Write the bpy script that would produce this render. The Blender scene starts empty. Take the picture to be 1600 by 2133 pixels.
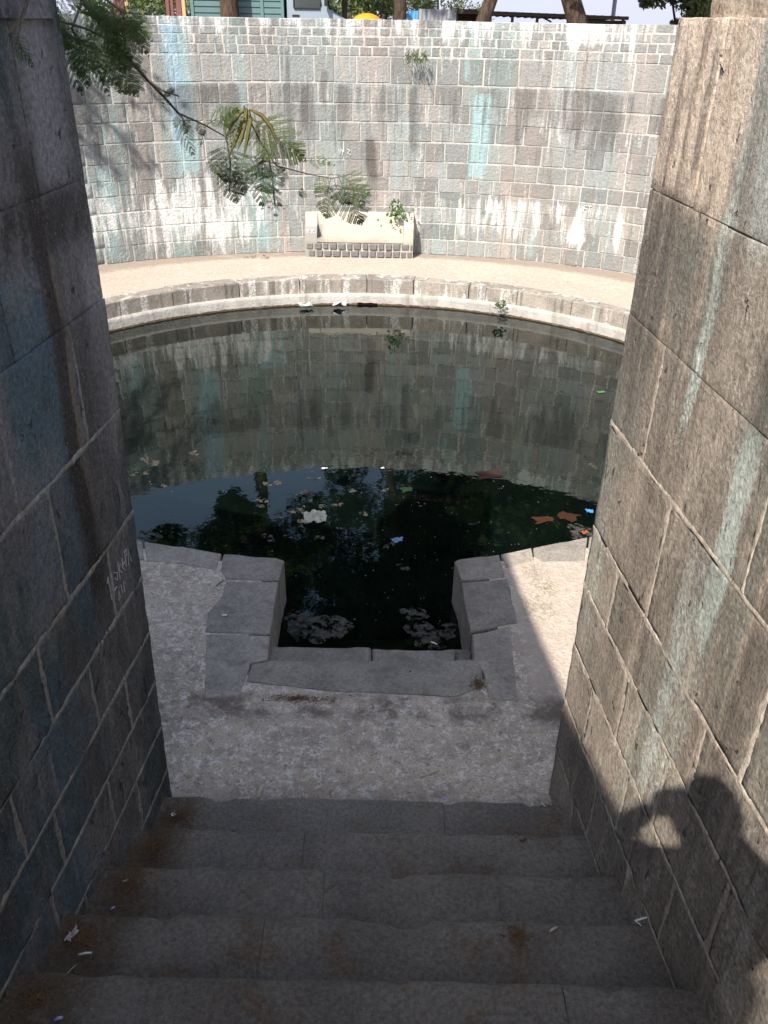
import bpy, bmesh, math, random
import numpy as np
from mathutils import Vector, Matrix, noise as mn
random.seed(7); rng = np.random.default_rng(7)
S = bpy.context.scene; C = S.collection
# ------------------------------------------------------------------ camera
F_PX = 1735.0
CR = Vector((0.99983, 0.00933, 0.01578)); CF = Vector((0.0, 0.86070, -0.50912))
CF.normalize(); CR = (CR - CF*CR.dot(CF)).normalized(); CU = CR.cross(CF)
cam = bpy.data.cameras.new('camera'); co = bpy.data.objects.new('camera', cam); C.objects.link(co)
co.matrix_world = Matrix(((CR.x, CU.x, -CF.x, 0), (CR.y, CU.y, -CF.y, 0), (CR.z, CU.z, -CF.z, 0), (0, 0, 0, 1)))
cam.sensor_fit = 'VERTICAL'; cam.sensor_height = 24.0; cam.lens = F_PX/2133*24.0
cam.clip_start = 0.02; cam.clip_end = 3000
S.camera = co
# ------------------------------------------------------------------ light
SUN = (CR*((1390-800)/F_PX) - CU*((1645-1066.5)/F_PX) + CF).normalized()      # direction the light travels
elev = math.asin(-SUN.z); az = math.atan2(-SUN.x, -SUN.y)
W = bpy.data.worlds.new('World'); S.world = W; W.use_nodes = True
wn = W.node_tree; wn.nodes.clear()
sky = wn.nodes.new('ShaderNodeTexSky'); sky.sky_type = 'NISHITA'; sky.sun_disc = False
sky.sun_elevation = elev; sky.sun_rotation = az % (2*math.pi); sky.dust_density = 1.5; sky.air_density = 1.0
bg = wn.nodes.new('ShaderNodeBackground'); bg.inputs[1].default_value = 0.148
wo = wn.nodes.new('ShaderNodeOutputWorld')
tc = wn.nodes.new('ShaderNodeTexCoord'); sx = wn.nodes.new('ShaderNodeSeparateXYZ'); mr = wn.nodes.new('ShaderNodeMapRange'); mr.interpolation_type = 'SMOOTHSTEP'
wn.links.new(tc.outputs['Generated'], sx.inputs[0]); wn.links.new(sx.outputs[2], mr.inputs[0])      # pale heat haze low over the whole horizon
for i_, q_ in zip((1, 2, 3, 4), (-.02, .30, 1.0, 0.24)): mr.inputs[i_].default_value = q_
hz_ = wn.nodes.new('ShaderNodeMix'); hz_.data_type = 'RGBA'; hz_.inputs[7].default_value = (2.6, 2.72, 3.4, 1)
wn.links.new(mr.outputs[0], hz_.inputs[0]); wn.links.new(sky.outputs[0], hz_.inputs[6]); wn.links.new(hz_.outputs[2], bg.inputs[0]); wn.links.new(bg.outputs[0], wo.inputs[0])
sl = bpy.data.lights.new('sun', 'SUN'); sl.energy = 4.0; sl.angle = math.radians(0.53); sl.color = (1.0, 0.945, 0.88)
so = bpy.data.objects.new('sun', sl); C.objects.link(so); so.rotation_euler = SUN.to_track_quat('-Z', 'Y').to_euler()
S.view_settings.view_transform = 'Standard'; S.view_settings.look = 'None'
S.view_settings.exposure = 1.08; S.view_settings.gamma = 1.0; S.view_settings.use_curve_mapping = False
S.cycles.max_bounces = 8; S.cycles.transparent_max_bounces = 12; S.cycles.caustics_reflective = False; S.cycles.caustics_refractive = False

def ray(u, v): return CR*((u-800)/F_PX) - CU*((v-1066.5)/F_PX) + CF
def atz(u, v, z): d = ray(u, v); return d*(z/d.z)
def aty(u, v, y): d = ray(u, v); return d*(y/d.y)
def atplane(u, v, p, n): d = ray(u, v); return d*(p.dot(n)/d.dot(n))
ZP, ZW = -3.6, -3.99                      # platform and water levels
# ------------------------------------------------------------------ node maths
class G:
    def __init__(s, name, rough=0.85, spec=0.3):
        s.mat = bpy.data.materials.new(name); s.mat.use_nodes = True; s.nt = s.mat.node_tree; s.nt.nodes.clear()
        s.out = s.nt.nodes.new('ShaderNodeOutputMaterial'); s.b = s.nt.nodes.new('ShaderNodeBsdfPrincipled')
        s.nt.links.new(s.b.outputs[0], s.out.inputs[0]); s.b.inputs['Roughness'].default_value = rough
        s.b.inputs['Specular IOR Level'].default_value = spec
        s.g = s.nt.nodes.new('ShaderNodeNewGeometry'); sp = s.nt.nodes.new('ShaderNodeSeparateXYZ')
        s.nt.links.new(s.g.outputs['Position'], sp.inputs[0]); s.x, s.y, s.z = sp.outputs; s.p = s.g.outputs['Position']
    def _in(s, sock, v):
        if v is None: return
        if hasattr(v, 'is_output'): s.nt.links.new(v, sock)
        else: sock.default_value = v
    def m(s, op, a, b=None, c=None, clamp=False):
        n = s.nt.nodes.new('ShaderNodeMath'); n.operation = op; n.use_clamp = clamp
        for i, v in enumerate((a, b, c)): s._in(n.inputs[i], v)
        return n.outputs[0]
    def mul(s, *a):
        r = a[0]
        for v in a[1:]: r = s.m('MULTIPLY', r, v)
        return r
    def add(s, *a):
        r = a[0]
        for v in a[1:]: r = s.m('ADD', r, v)
        return r
    def mx(s, a, b): return s.m('MAXIMUM', a, b)
    def vec(s, x, y, z):
        n = s.nt.nodes.new('ShaderNodeCombineXYZ')
        for i, v in enumerate((x, y, z)): s._in(n.inputs[i], v)
        return n.outputs[0]
    def sc(s, kx, ky, kz, o=0.0):
        n = s.nt.nodes.new('ShaderNodeMapping'); n.inputs['Scale'].default_value = (kx, ky, kz); n.inputs['Location'].default_value = (o, o*.7, o*.3)
        s._in(n.inputs[0], s.p); return n.outputs[0]
    def noise(s, v, scale=1.0, detail=4, rough=0.6, dist=0.0):
        n = s.nt.nodes.new('ShaderNodeTexNoise'); s._in(n.inputs['Vector'], v); n.inputs['Scale'].default_value = scale
        n.inputs['Detail'].default_value = detail; n.inputs['Roughness'].default_value = rough; n.inputs['Distortion'].default_value = dist
        return n.outputs[0]
    def vor(s, v, scale=1.0, feat='F1', rnd=1.0):
        n = s.nt.nodes.new('ShaderNodeTexVoronoi'); n.feature = feat; s._in(n.inputs['Vector'], v); n.inputs['Scale'].default_value = scale
        n.inputs['Randomness'].default_value = rnd
        return n.outputs[0]
    def ss(s, v, lo, hi, a=0.0, b=1.0):
        n = s.nt.nodes.new('ShaderNodeMapRange'); n.interpolation_type = 'SMOOTHSTEP'; s._in(n.inputs[0], v)
        for i, q in zip((1, 2, 3, 4), (lo, hi, a, b)): n.inputs[i].default_value = q
        if lo > hi: n.inputs[1].default_value, n.inputs[2].default_value, n.inputs[3].default_value, n.inputs[4].default_value = hi, lo, b, a
        return n.outputs[0]
    def col(s, f, a, b, mode='MIX'):
        n = s.nt.nodes.new('ShaderNodeMix'); n.data_type = 'RGBA'; n.blend_type = mode
        s._in(n.inputs[0], f)
        for sock, v in ((n.inputs[6], a), (n.inputs[7], b)):
            if isinstance(v, tuple): v = (*v[:3], 1.0)
            s._in(sock, v)
        return n.outputs[2]
    def grey(s, v): return s.vec(v, v, v)
    def rnd(s):
        o = s.nt.nodes.new('ShaderNodeObjectInfo'); a = s.nt.nodes.new('ShaderNodeAttribute'); a.attribute_name = 'rnd'
        return s.m('FRACT', s.add(o.outputs['Random'], a.outputs['Fac']))
    def bump(s, h, strength=0.5, dist=0.02, prev=None):
        n = s.nt.nodes.new('ShaderNodeBump'); n.inputs['Strength'].default_value = strength; n.inputs['Distance'].default_value = dist
        s._in(n.inputs['Height'], h)
        if prev is not None: s._in(n.inputs['Normal'], prev)
        return n.outputs[0]
    def done(s, c, nrm=None, rough=None):
        if isinstance(c, tuple): c = (*c[:3], 1.0)
        s._in(s.b.inputs['Base Color'], c)
        if nrm is not None: s._in(s.b.inputs['Normal'], nrm)
        if rough is not None: s._in(s.b.inputs['Roughness'], rough)
        return s.mat
    def spot(s, x, z, x0, w, z0, z1, k=1.0, fz=0.15):
        """soft vertical stain: centre x0, half width w, from z1 up to z0 (z0 > z1)"""
        a = s.ss(s.m('ABSOLUTE', s.add(x, -x0)), w, w*0.35)
        return s.mul(a, s.ss(z, z1-fz, z1+fz), s.ss(z, z0+fz*.4, z0-fz*.4), k)

def simple(name, c, rough=0.7, spec=0.3, var=0.25, scale=8, bump=0.2, metal=0.0):
    g = G(name, rough, spec); n = g.noise(g.p, scale, 4)
    a = tuple(v*(1-var) for v in c); b = tuple(min(1, v*(1+var)) for v in c)
    g.b.inputs['Metallic'].default_value = metal
    return g.done(g.col(n, a, b), g.bump(g.noise(g.p, scale*5, 3), bump, 0.004) if bump else None)

def far_stone(name, mortar=False):
    g = G(name, 0.92, 0.2); x, y, z = g.x, g.y, g.z
    xd = g.add(x, g.mul(g.add(g.noise(g.sc(1.5, 1.5, 1.2), 1, 3), -0.5), 0.22))
    big = g.noise(g.sc(1.1, 1.1, .10, 3), 1, 3); mid = g.noise(g.sc(3.2, 3.2, .28, 9), 1, 4); fine = g.noise(g.sc(11, 11, 1.3, 5), 1, 4, .65)
    grain = g.noise(g.p, 34, 4, .75)
    c = g.col(g.ss(mid, .40, .62), (.268, .247, .220), (.255, .27, .256))
    c = g.col(g.ss(g.noise(g.sc(2.0, 2.0, .2, 21), 1, 3), .50, .64), c, (.315, .28, .248))
    c = g.col(g.mul(g.ss(g.noise(g.sc(1.6, 1.6, .13, 31), 1, 3), .53, .66), .75), c, (.235, .295, .275))
    rd = g.rnd()
    if mortar:
        c = g.col(.48, c, (.50, .465, .41))
    else:
        c = g.col(.9, c, g.grey(g.ss(rd, 0, 1, .76, 1.16)), 'MULTIPLY')
        c = g.col(g.mul(g.ss(g.m('FRACT', g.mul(rd, 7.31)), .55, .8), .45), c, (.24, .25, .235))
    # coloured washes running down the wall
    teal = g.mx(g.spot(xd, z, 1.48, .26, -1.0, -2.35, .9), g.mx(g.spot(xd, z, -3.35, .32, .0, -2.3, .75), g.mx(g.spot(xd, z, -2.15, .45, -2.2, -3.6, .6), g.spot(xd, z, -4.7, .45, -2.1, -3.6, .6))))
    teal = g.mx(teal, g.mx(g.spot(xd, z, 2.35, .3, -2.6, -3.6, .5), g.mx(g.spot(xd, z, .25, .35, -1.0, -2.6, .45), g.spot(xd, z, 1.15, .2, -.5, -.9, .5))))
    run0 = g.noise(g.sc(7, 7, .8, 115), 1, 5, .65)
    c = g.col(g.mul(g.ss(g.add(g.mul(teal, .55), g.mul(run0, .7), g.mul(fine, .35)), .72, 1.02), g.ss(teal, 0, .25), .85), c, (.30, .425, .42))
    c = g.col(g.mul(g.spot(xd, z, -3.42, .17, -.1, -1.9, .8), .6), c, (.28, .40, .50))
    # lime wash
    zone = g.add(g.ss(z, -2.35, -2.75, 0, .05), g.ss(z, -2.9, -3.5, 0, -.07), g.ss(z, -.55, -.05, 0, .13), g.mul(g.ss(x, -1.2, -3.0, 0, 1), g.ss(z, -1.9, -2.4, 0, .10)),
                 g.spot(xd, z, 2.95, .5, .1, -.35, .13), g.mul(g.spot(xd, z, 2.0, 2.2, -2.62, -3.3, .07)), g.spot(xd, z, -3.0, 1.3, -2.3, -3.4, .06), g.spot(xd, z, 2.6, 1.4, -.95, -1.7, .08), g.spot(xd, z, 2.7, 2.0, -2.55, -3.3, .06), g.mul(g.add(mid, -.5), .18))
    run = g.noise(g.sc(5.5, 5.5, .9, 15), 1, 4, .6)
    lime = g.ss(g.add(g.mul(run, .62), g.mul(fine, .38), zone), .60, .75)
    c = g.col(g.mul(lime, g.ss(grain, .3, .55, .55, 1)), c, (.66, .65, .61))
    if mortar: c = g.col(g.mul(g.ss(fine, .46, .62), .45), c, (.66, .63, .57))
    c = g.col(g.mul(g.ss(g.noise(g.sc(17, 17, 1.7, 44), 1, 4, .6), .57, .66), g.ss(grain, .35, .6), .55), c, (.58, .57, .53))
    c = g.col(g.mul(g.ss(g.noise(g.sc(19, 19, 1.5, 84), 1, 4, .6), .58, .68), .5), c, (.13, .115, .10))
    # soot and damp; darker left band partly tree shade put in the colour
    dz = g.mul(g.ss(z, -.86, -1.0), g.ss(z, -2.1, -1.15))
    dk = g.mul(g.ss(g.add(g.mul(mid, .6), g.mul(fine, .4), g.mul(dz, .10), g.mul(g.ss(x, .8, 2.6), dz, .05), g.mul(g.ss(x, -2.0, -3.4), dz, .06)), .57, .68), .75)
    sp = g.mx(g.spot(xd, z, -.35, .13, -1.72, -2.42, 1.0), g.mx(g.spot(xd, z, -1.40, .12, -.92, -1.55, .95), g.mx(g.spot(xd, z, .38, .10, -.95, -1.9, .85), g.spot(xd, z, -1.1, .08, -.72, -1.2, .6))))
    sp = g.mx(sp, g.mx(g.spot(xd, z, -.33, .16, -2.3, -2.85, .45), g.mx(g.spot(xd, z, 3.35, .25, -.95, -1.5, .8), g.mx(g.spot(xd, z, 2.3, .3, -.92, -1.3, .6), g.spot(xd, z, .55, .2, .02, -.12, .6)))))
    c = g.col(g.mul(g.mx(dk, sp), .85), c, (.10, .09, .08))
    c = g.col(g.mul(g.ss(g.noise(g.p, 60, 3, .7), .35, .65), .45), c, g.grey(g.ss(grain, .25, .7, .55, 1.35)), 'MULTIPLY')
    h = g.add(g.mul(g.noise(g.p, 22, 5, .7), 1.0), g.mul(grain, .5))
    return g.done(c, g.bump(h, .95 if not mortar else .5, .026))

def near_stone(name, side, mortar=False):
    """rock-faced basalt of the two walls beside the stair; stains run down along z at fixed y"""
    g = G(name, 0.9, 0.22); x, y, z = g.x, g.y, g.z
    yd = g.add(y, g.mul(g.add(g.noise(g.sc(2, 3, 1.6), 1, 4), -0.5), 0.14))
    big = g.noise(g.sc(2.2, 2.2, .35, 4), 1, 4); mid = g.noise(g.sc(7, 7, .8, 8), 1, 5, .65); fine = g.noise(g.p, 55, 5, .75)
    pit = g.vor(g.p, 30)
    if side == 'R':  # brighter copy: sunlight on this wall is put into the stone colour
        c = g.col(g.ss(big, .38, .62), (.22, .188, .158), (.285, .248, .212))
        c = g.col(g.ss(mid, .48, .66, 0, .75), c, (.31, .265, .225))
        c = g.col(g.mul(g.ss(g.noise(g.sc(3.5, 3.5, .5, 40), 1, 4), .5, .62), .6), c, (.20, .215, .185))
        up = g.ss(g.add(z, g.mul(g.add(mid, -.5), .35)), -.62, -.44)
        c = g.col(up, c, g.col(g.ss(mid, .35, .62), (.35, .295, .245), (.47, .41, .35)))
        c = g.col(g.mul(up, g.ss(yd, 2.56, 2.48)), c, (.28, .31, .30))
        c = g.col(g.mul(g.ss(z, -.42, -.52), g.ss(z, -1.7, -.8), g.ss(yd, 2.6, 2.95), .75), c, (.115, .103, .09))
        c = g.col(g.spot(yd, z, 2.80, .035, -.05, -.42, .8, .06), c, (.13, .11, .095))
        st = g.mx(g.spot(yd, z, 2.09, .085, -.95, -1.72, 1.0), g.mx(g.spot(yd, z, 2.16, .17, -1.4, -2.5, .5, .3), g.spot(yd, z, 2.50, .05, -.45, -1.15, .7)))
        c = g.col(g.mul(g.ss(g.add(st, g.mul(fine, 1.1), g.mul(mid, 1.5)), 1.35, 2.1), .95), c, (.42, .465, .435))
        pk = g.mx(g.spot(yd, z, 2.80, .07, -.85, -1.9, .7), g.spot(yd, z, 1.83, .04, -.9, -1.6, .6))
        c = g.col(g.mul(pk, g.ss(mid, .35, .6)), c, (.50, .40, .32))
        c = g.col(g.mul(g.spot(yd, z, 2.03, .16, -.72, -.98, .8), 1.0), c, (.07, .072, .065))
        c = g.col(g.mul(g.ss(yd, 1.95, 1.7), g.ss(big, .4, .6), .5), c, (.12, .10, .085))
    else:  # darker copy: this wall's shade is put into the stone colour
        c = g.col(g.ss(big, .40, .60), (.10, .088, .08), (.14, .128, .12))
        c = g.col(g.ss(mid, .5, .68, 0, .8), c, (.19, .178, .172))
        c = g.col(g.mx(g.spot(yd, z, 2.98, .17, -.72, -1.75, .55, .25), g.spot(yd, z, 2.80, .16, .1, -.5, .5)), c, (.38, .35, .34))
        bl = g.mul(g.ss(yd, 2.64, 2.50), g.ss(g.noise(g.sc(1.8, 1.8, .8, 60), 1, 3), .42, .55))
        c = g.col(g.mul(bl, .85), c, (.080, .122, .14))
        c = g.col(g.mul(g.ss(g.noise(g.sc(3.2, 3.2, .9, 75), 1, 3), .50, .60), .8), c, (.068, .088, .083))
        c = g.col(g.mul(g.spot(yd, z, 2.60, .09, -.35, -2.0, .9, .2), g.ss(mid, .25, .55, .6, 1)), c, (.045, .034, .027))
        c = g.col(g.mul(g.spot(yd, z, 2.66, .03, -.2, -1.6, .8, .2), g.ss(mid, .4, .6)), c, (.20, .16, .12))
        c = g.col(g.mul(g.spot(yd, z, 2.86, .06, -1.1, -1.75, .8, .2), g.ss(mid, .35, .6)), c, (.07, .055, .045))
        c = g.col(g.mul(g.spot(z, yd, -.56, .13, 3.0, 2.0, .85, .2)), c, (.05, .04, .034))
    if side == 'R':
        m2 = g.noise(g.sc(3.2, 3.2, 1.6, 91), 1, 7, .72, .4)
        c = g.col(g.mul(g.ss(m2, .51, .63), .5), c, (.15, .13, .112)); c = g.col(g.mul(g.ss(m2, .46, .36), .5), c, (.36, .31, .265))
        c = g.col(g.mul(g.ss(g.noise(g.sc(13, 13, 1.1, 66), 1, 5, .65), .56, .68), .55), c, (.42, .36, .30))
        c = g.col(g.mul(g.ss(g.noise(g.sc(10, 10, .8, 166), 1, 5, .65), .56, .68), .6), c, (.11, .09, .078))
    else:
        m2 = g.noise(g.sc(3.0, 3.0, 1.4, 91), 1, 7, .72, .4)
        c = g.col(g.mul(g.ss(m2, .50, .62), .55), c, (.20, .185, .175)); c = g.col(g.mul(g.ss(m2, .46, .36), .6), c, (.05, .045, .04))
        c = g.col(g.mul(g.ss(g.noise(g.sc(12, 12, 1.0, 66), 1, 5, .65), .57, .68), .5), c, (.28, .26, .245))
    if mortar:
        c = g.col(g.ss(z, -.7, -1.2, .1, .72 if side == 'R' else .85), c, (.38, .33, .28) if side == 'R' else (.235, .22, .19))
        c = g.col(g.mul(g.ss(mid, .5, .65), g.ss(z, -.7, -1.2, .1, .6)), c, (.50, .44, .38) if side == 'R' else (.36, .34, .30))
    else:
        c = g.col(.8, c, g.grey(g.ss(g.rnd(), 0, 1, .78, 1.18)), 'MULTIPLY')
    c = g.col(.85, c, g.grey(g.ss(fine, .22, .78, .45, 1.55)), 'MULTIPLY')
    c = g.col(g.mul(g.ss(g.noise(g.p, 120, 2, .6), .64, .70), .5), c, (.42, .38, .34))
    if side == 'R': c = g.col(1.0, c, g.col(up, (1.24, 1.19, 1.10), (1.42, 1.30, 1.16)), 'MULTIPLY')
    holes = g.ss(g.noise(g.sc(1.3, 1.3, .8, 3), 13, 4, .65, .5), .36, .29)
    c = g.col(g.mul(holes, .8), c, (.045, .035, .03))
    h = g.add(g.mul(g.noise(g.sc(1, 1, .55), 16, 7, .75, .3), 1.0), g.mul(fine, .45), g.mul(holes, -.6), g.mul(g.noise(g.p, 5, 3), .6))
    return g.done(c, g.bump(h, .95 if not mortar else .6, .028))

def rim_stone(name, face=False):
    g = G(name, .88, .25)
    mid = g.noise(g.p, 3.5, 4); fine = g.noise(g.p, 48, 5, .75); sp = g.noise(g.p, 130, 3, .7)
    c = g.col(g.ss(mid, .35, .65), (.235, .208, .172), (.325, .288, .236))
    if face:
        c = g.col(g.mul(g.ss(g.noise(g.sc(6, 6, .9, 3), 1, 4), .52, .62), g.ss(g.noise(g.p, 40, 3), .35, .6), g.ss(g.y, 7, 9)), c, (.62, .60, .55))
        c = g.col(g.mul(g.ss(g.noise(g.sc(9, 9, .8, 23), 1, 4), .56, .66), .7), c, (.10, .09, .08))
    c = g.col(.8, c, g.grey(g.ss(g.rnd(), 0, 1, .82, 1.15)), 'MULTIPLY')
    c = g.col(.8, c, g.grey(g.ss(fine, .25, .75, .6, 1.4)), 'MULTIPLY')
    c = g.col(g.mul(g.ss(sp, .6, .68), .5), c, (.40, .37, .33))
    c = g.col(g.mul(g.ss(g.noise(g.p, 6, 5, .7), .56, .66), .6), c, (.16, .125, .095))
    return g.done(c, g.bump(g.add(fine, g.noise(g.p, 12, 5, .7)), .6, .018))

def concrete():
    g = G('rough_concrete', .95, .15)
    agg = g.vor(g.p, 42); agg2 = g.vor(g.sc(1, 1, 1, 4), 90); big = g.noise(g.p, 1.1, 4); mid = g.noise(g.p, 7, 6, .72); far = g.ss(g.y, 8.5, 12)
    c = g.col(g.ss(big, .38, .62), (.41, .335, .25), (.51, .425, .325))
    c = g.col(g.ss(mid, .50, .62, 0, .5), c, (.26, .22, .18))
    c = g.col(g.mul(g.ss(g.noise(g.p, 21, 9, .85), .51, .57), .75), c, (.74, .67, .585))
    c = g.col(g.mul(g.ss(g.noise(g.p, 17, 9, .85, .5), .54, .60), .6), c, (.13, .11, .095))
    c = g.col(g.mul(g.ss(agg, .018, .0), .0), c, (.62, .58, .52))
    c = g.col(g.mul(g.ss(g.noise(g.p, 75, 3, .7), .56, .64), .65), c, (.085, .075, .068))
    # far side mixed towards one pale tone, damp brown dirt by the cross slab
    c = g.col(g.mul(far, .6), c, (.40, .335, .275))
    wd = g.m('SQRT', g.add(g.m('POWER', g.mul(g.add(g.x, .33), 1/6.9), 2.0), g.m('POWER', g.mul(g.add(g.y, -9.0), 1/6.2), 2.0)))
    c = g.col(g.mul(far, g.ss(g.add(wd, g.mul(mid, .05)), .965, 1.0), .6), c, (.19, .15, .115))
    c = g.col(g.mul(far, g.ss(g.noise(g.p, 2.2, 5, .65), .54, .66), .6), c, (.38, .32, .26))
    c = g.col(g.mul(g.ss(g.x, .85, 1.0), g.ss(g.y, 3.6, 4.0), g.ss(g.y, 7, 6), .6), c, (.44, .36, .29))
    d = g.mul(g.ss(g.noise(g.p, 4, 5, .7), .42, .6), g.ss(g.m('ABSOLUTE', g.add(g.y, -3.75)), .16, .04), g.ss(g.y, 5, 4.5))
    c = g.col(g.mul(d, .85), c, (.13, .10, .078))
    c = g.col(g.mul(g.ss(g.y, 3.25, 2.95), .45), c, (.14, .115, .09))
    h = g.add(g.mul(g.noise(g.p, 30, 6, .8), 1.0), g.mul(agg, .7), g.mul(mid, .6))
    return g.done(c, g.bump(h, .75, .009))

def stair_stone():
    g = G('stair_basalt', .9, .25)
    mid = g.noise(g.p, 2.6, 5); fine = g.noise(g.p, 60, 5, .75); sp = g.noise(g.p, 95, 3, .8)
    c = g.col(g.ss(mid, .35, .65), (.150, .138, .121), (.205, .186, .158))
    c = g.col(g.mul(g.ss(g.noise(g.p, 3.7, 6, .7, .4), .50, .66), .75), c, (.15, .105, .07))
    edge = g.mx(g.ss(g.x, -.82, -1.0), g.ss(g.x, .8, 1.1, 0, .6))
    c = g.col(g.mul(edge, g.ss(g.noise(g.p, 8, 5, .7), .34, .5), .9), c, (.108, .080, .054))
    c = g.col(.85, c, g.grey(g.ss(fine, .22, .78, .5, 1.5)), 'MULTIPLY')
    c = g.col(g.mul(g.ss(sp, .63, .69), .65), c, (.40, .33, .24))
    c = g.col(g.mul(g.ss(g.noise(g.p, 42, 5, .8), .57, .63), .6), c, (.15, .10, .065))
    c = g.col(g.mul(g.ss(g.noise(g.p, 26, 6, .8), .60, .67), .55), c, (.055, .05, .045))
    return g.done(c, g.bump(g.add(g.mul(fine, .6), g.mul(g.noise(g.p, 16, 7, .75), 1.3)), .8, .02))

def water_mat():
    g = G('pool_water', 0.015, .5); g.b.inputs['IOR'].default_value = 1.333
    n = g.noise(g.p, 1.3, 3); c = g.col(g.ss(n, .35, .65), (.0012, .0026, .0020), (.002, .0042, .003))
    g.b.inputs['Specular IOR Level'].default_value = .85; g.b.inputs['Specular Tint'].default_value = (.72, .98, .86, 1)
    w = g.bump(g.noise(g.sc(1, 1, 1), 7, 3, .55), .035, .02); w = g.bump(g.noise(g.sc(1, 1, 1, 8), 1.2, 2), .05, .03, w)
    g.done(c, w)
    t = g.nt.nodes.new('ShaderNodeBsdfTransparent'); t.inputs[0].default_value = (.16, .21, .14, 1)
    mx = g.nt.nodes.new('ShaderNodeMixShader'); fr = g.nt.nodes.new('ShaderNodeFresnel'); fr.inputs[0].default_value = 1.38
    g.nt.links.new(w, fr.inputs['Normal'])
    dep = g.ss(g.y, 5.3, 4.6, 0.0, .75)                # shallow, clearer over the submerged steps of the notch
    f = g.m('MULTIPLY', g.m('SUBTRACT', 1.0, fr.outputs[0]), dep)
    g.nt.links.new(f, mx.inputs[0]); g.nt.links.new(g.b.outputs[0], mx.inputs[1]); g.nt.links.new(t.outputs[0], mx.inputs[2])
    g.nt.links.new(mx.outputs[0], g.out.inputs[0]); return g.mat

def leaf_mat(name, c1, c2, trans=0.35, rough=.55):
    g = G(name, rough, .12); n = g.noise(g.p, 5, 3); r = g.rnd()
    c = g.col(g.add(g.mul(n, .5), g.mul(r, .5)), c1, c2); g.done(c)
    t = g.nt.nodes.new('ShaderNodeBsdfTranslucent'); g.nt.links.new(c, t.inputs[0]); mx = g.nt.nodes.new('ShaderNodeMixShader')
    mx.inputs[0].default_value = trans
    g.nt.links.new(g.b.outputs[0], mx.inputs[1]); g.nt.links.new(t.outputs[0], mx.inputs[2]); g.nt.links.new(mx.outputs[0], g.out.inputs[0]); return g.mat

def bark(name, a, b):
    g = G(name, .9, .15); n = g.noise(g.sc(6, 6, 1.5), 3, 5, .7)
    return g.done(g.col(g.ss(n, .35, .65), a, b), g.bump(n, .8, .04))

def plaster():
    g = G('cream_plaster', .85, .2); n = g.noise(g.p, 3, 5, .6)
    c = g.col(g.ss(n, .35, .7), (.40, .37, .295), (.47, .435, .35))
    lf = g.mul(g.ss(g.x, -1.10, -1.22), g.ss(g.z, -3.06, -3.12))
    c = g.col(g.mul(lf, .9), c, (.25, .245, .235))  # left arm greyed low down, its shading put into the plaster colour
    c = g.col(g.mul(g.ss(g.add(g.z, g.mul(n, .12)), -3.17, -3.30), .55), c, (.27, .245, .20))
    c = g.col(g.mul(g.ss(g.noise(g.sc(7, 7, 1.2), 1, 5, .7), .54, .64), .35), c, (.30, .27, .215))
    c = g.col(g.mul(g.ss(g.noise(g.p, 9, 5, .75), .58, .66), .35), c, (.42, .37, .30))
    c = g.col(g.mul(g.ss(g.noise(g.sc(1, 1, 1, 7), 55, 3), .60, .64), g.spot(g.x, g.z, -.22, .2, -3.02, -3.18, 1.0), .6), c, (.35, .33, .29))
    return g.done(c, g.bump(g.noise(g.p, 60, 3), .25, .01))

M = {}
M['far'] = far_stone('weathered_far_stone'); M['far_m'] = far_stone('lime_mortar', True)
M['R'] = near_stone('sun_toned_basalt', 'R'); M['Rm'] = near_stone('sun_toned_pointing', 'R', True)
M['L'] = near_stone('shade_toned_basalt', 'L'); M['Lm'] = near_stone('shade_toned_pointing', 'L', True)
M['rim'] = rim_stone('rim_slab_stone'); M['rimf'] = rim_stone('rim_face_stone', True)
M['conc'] = concrete(); M['stair'] = stair_stone(); M['water'] = water_mat(); M['plaster'] = plaster()
M['dirt'] = simple('brown_dirt', (.14, .088, .048), .95, .1, .75, 160, 0)
M['earth'] = simple('dry_earth', (.26, .20, .15), .95, .1, .25, 1.5, .4)
g = G('ledge_plinth', .9, .2)
c = g.col(g.ss(g.noise(g.p, 4, 5, .65), .35, .65), (.33, .31, .275), (.44, .415, .37))
c = g.col(g.mul(g.ss(g.add(g.z, g.mul(g.noise(g.p, 11, 4, .7), .05)), -3.930, -3.945), .95), c, (.085, .055, .025))
c = g.col(g.mul(g.ss(g.noise(g.sc(8, 8, 1.2, 5), 1, 4), .55, .65), .5), c, (.2, .18, .15))
M['plinth'] = g.done(c, g.bump(g.noise(g.p, 26, 5, .7), .7, .03))
M['leaf'] = leaf_mat('feathery_leaf', (.045, .078, .022), (.105, .13, .045), .28)
M['leafd'] = leaf_mat('dry_leaf', (.10, .085, .05), (.17, .14, .085), .25)
M['crown'] = leaf_mat('crown_leaf', (.030, .055, .016), (.075, .11, .035), .25)
M['crown2'] = leaf_mat('pale_crown_leaf', (.10, .14, .05), (.20, .24, .10), .4)
M['bush'] = leaf_mat('weed_leaf', (.05, .11, .035), (.10, .18, .06), .25)
M['pod'] = leaf_mat('seed_pod', (.10, .115, .025), (.17, .13, .05), .2)
M['twig'] = bark('twig_bark', (.085, .065, .045), (.17, .145, .11)); M['bark'] = bark('trunk_bark', (.035, .024, .018), (.10, .068, .048))
M['white'] = simple('chalk_white', (.68, .68, .66), .9, .1, .1, 60, 0)
M['paper'] = simple('white_paper', (.75, .74, .72), .7, .2, .1, 40, .2)

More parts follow.
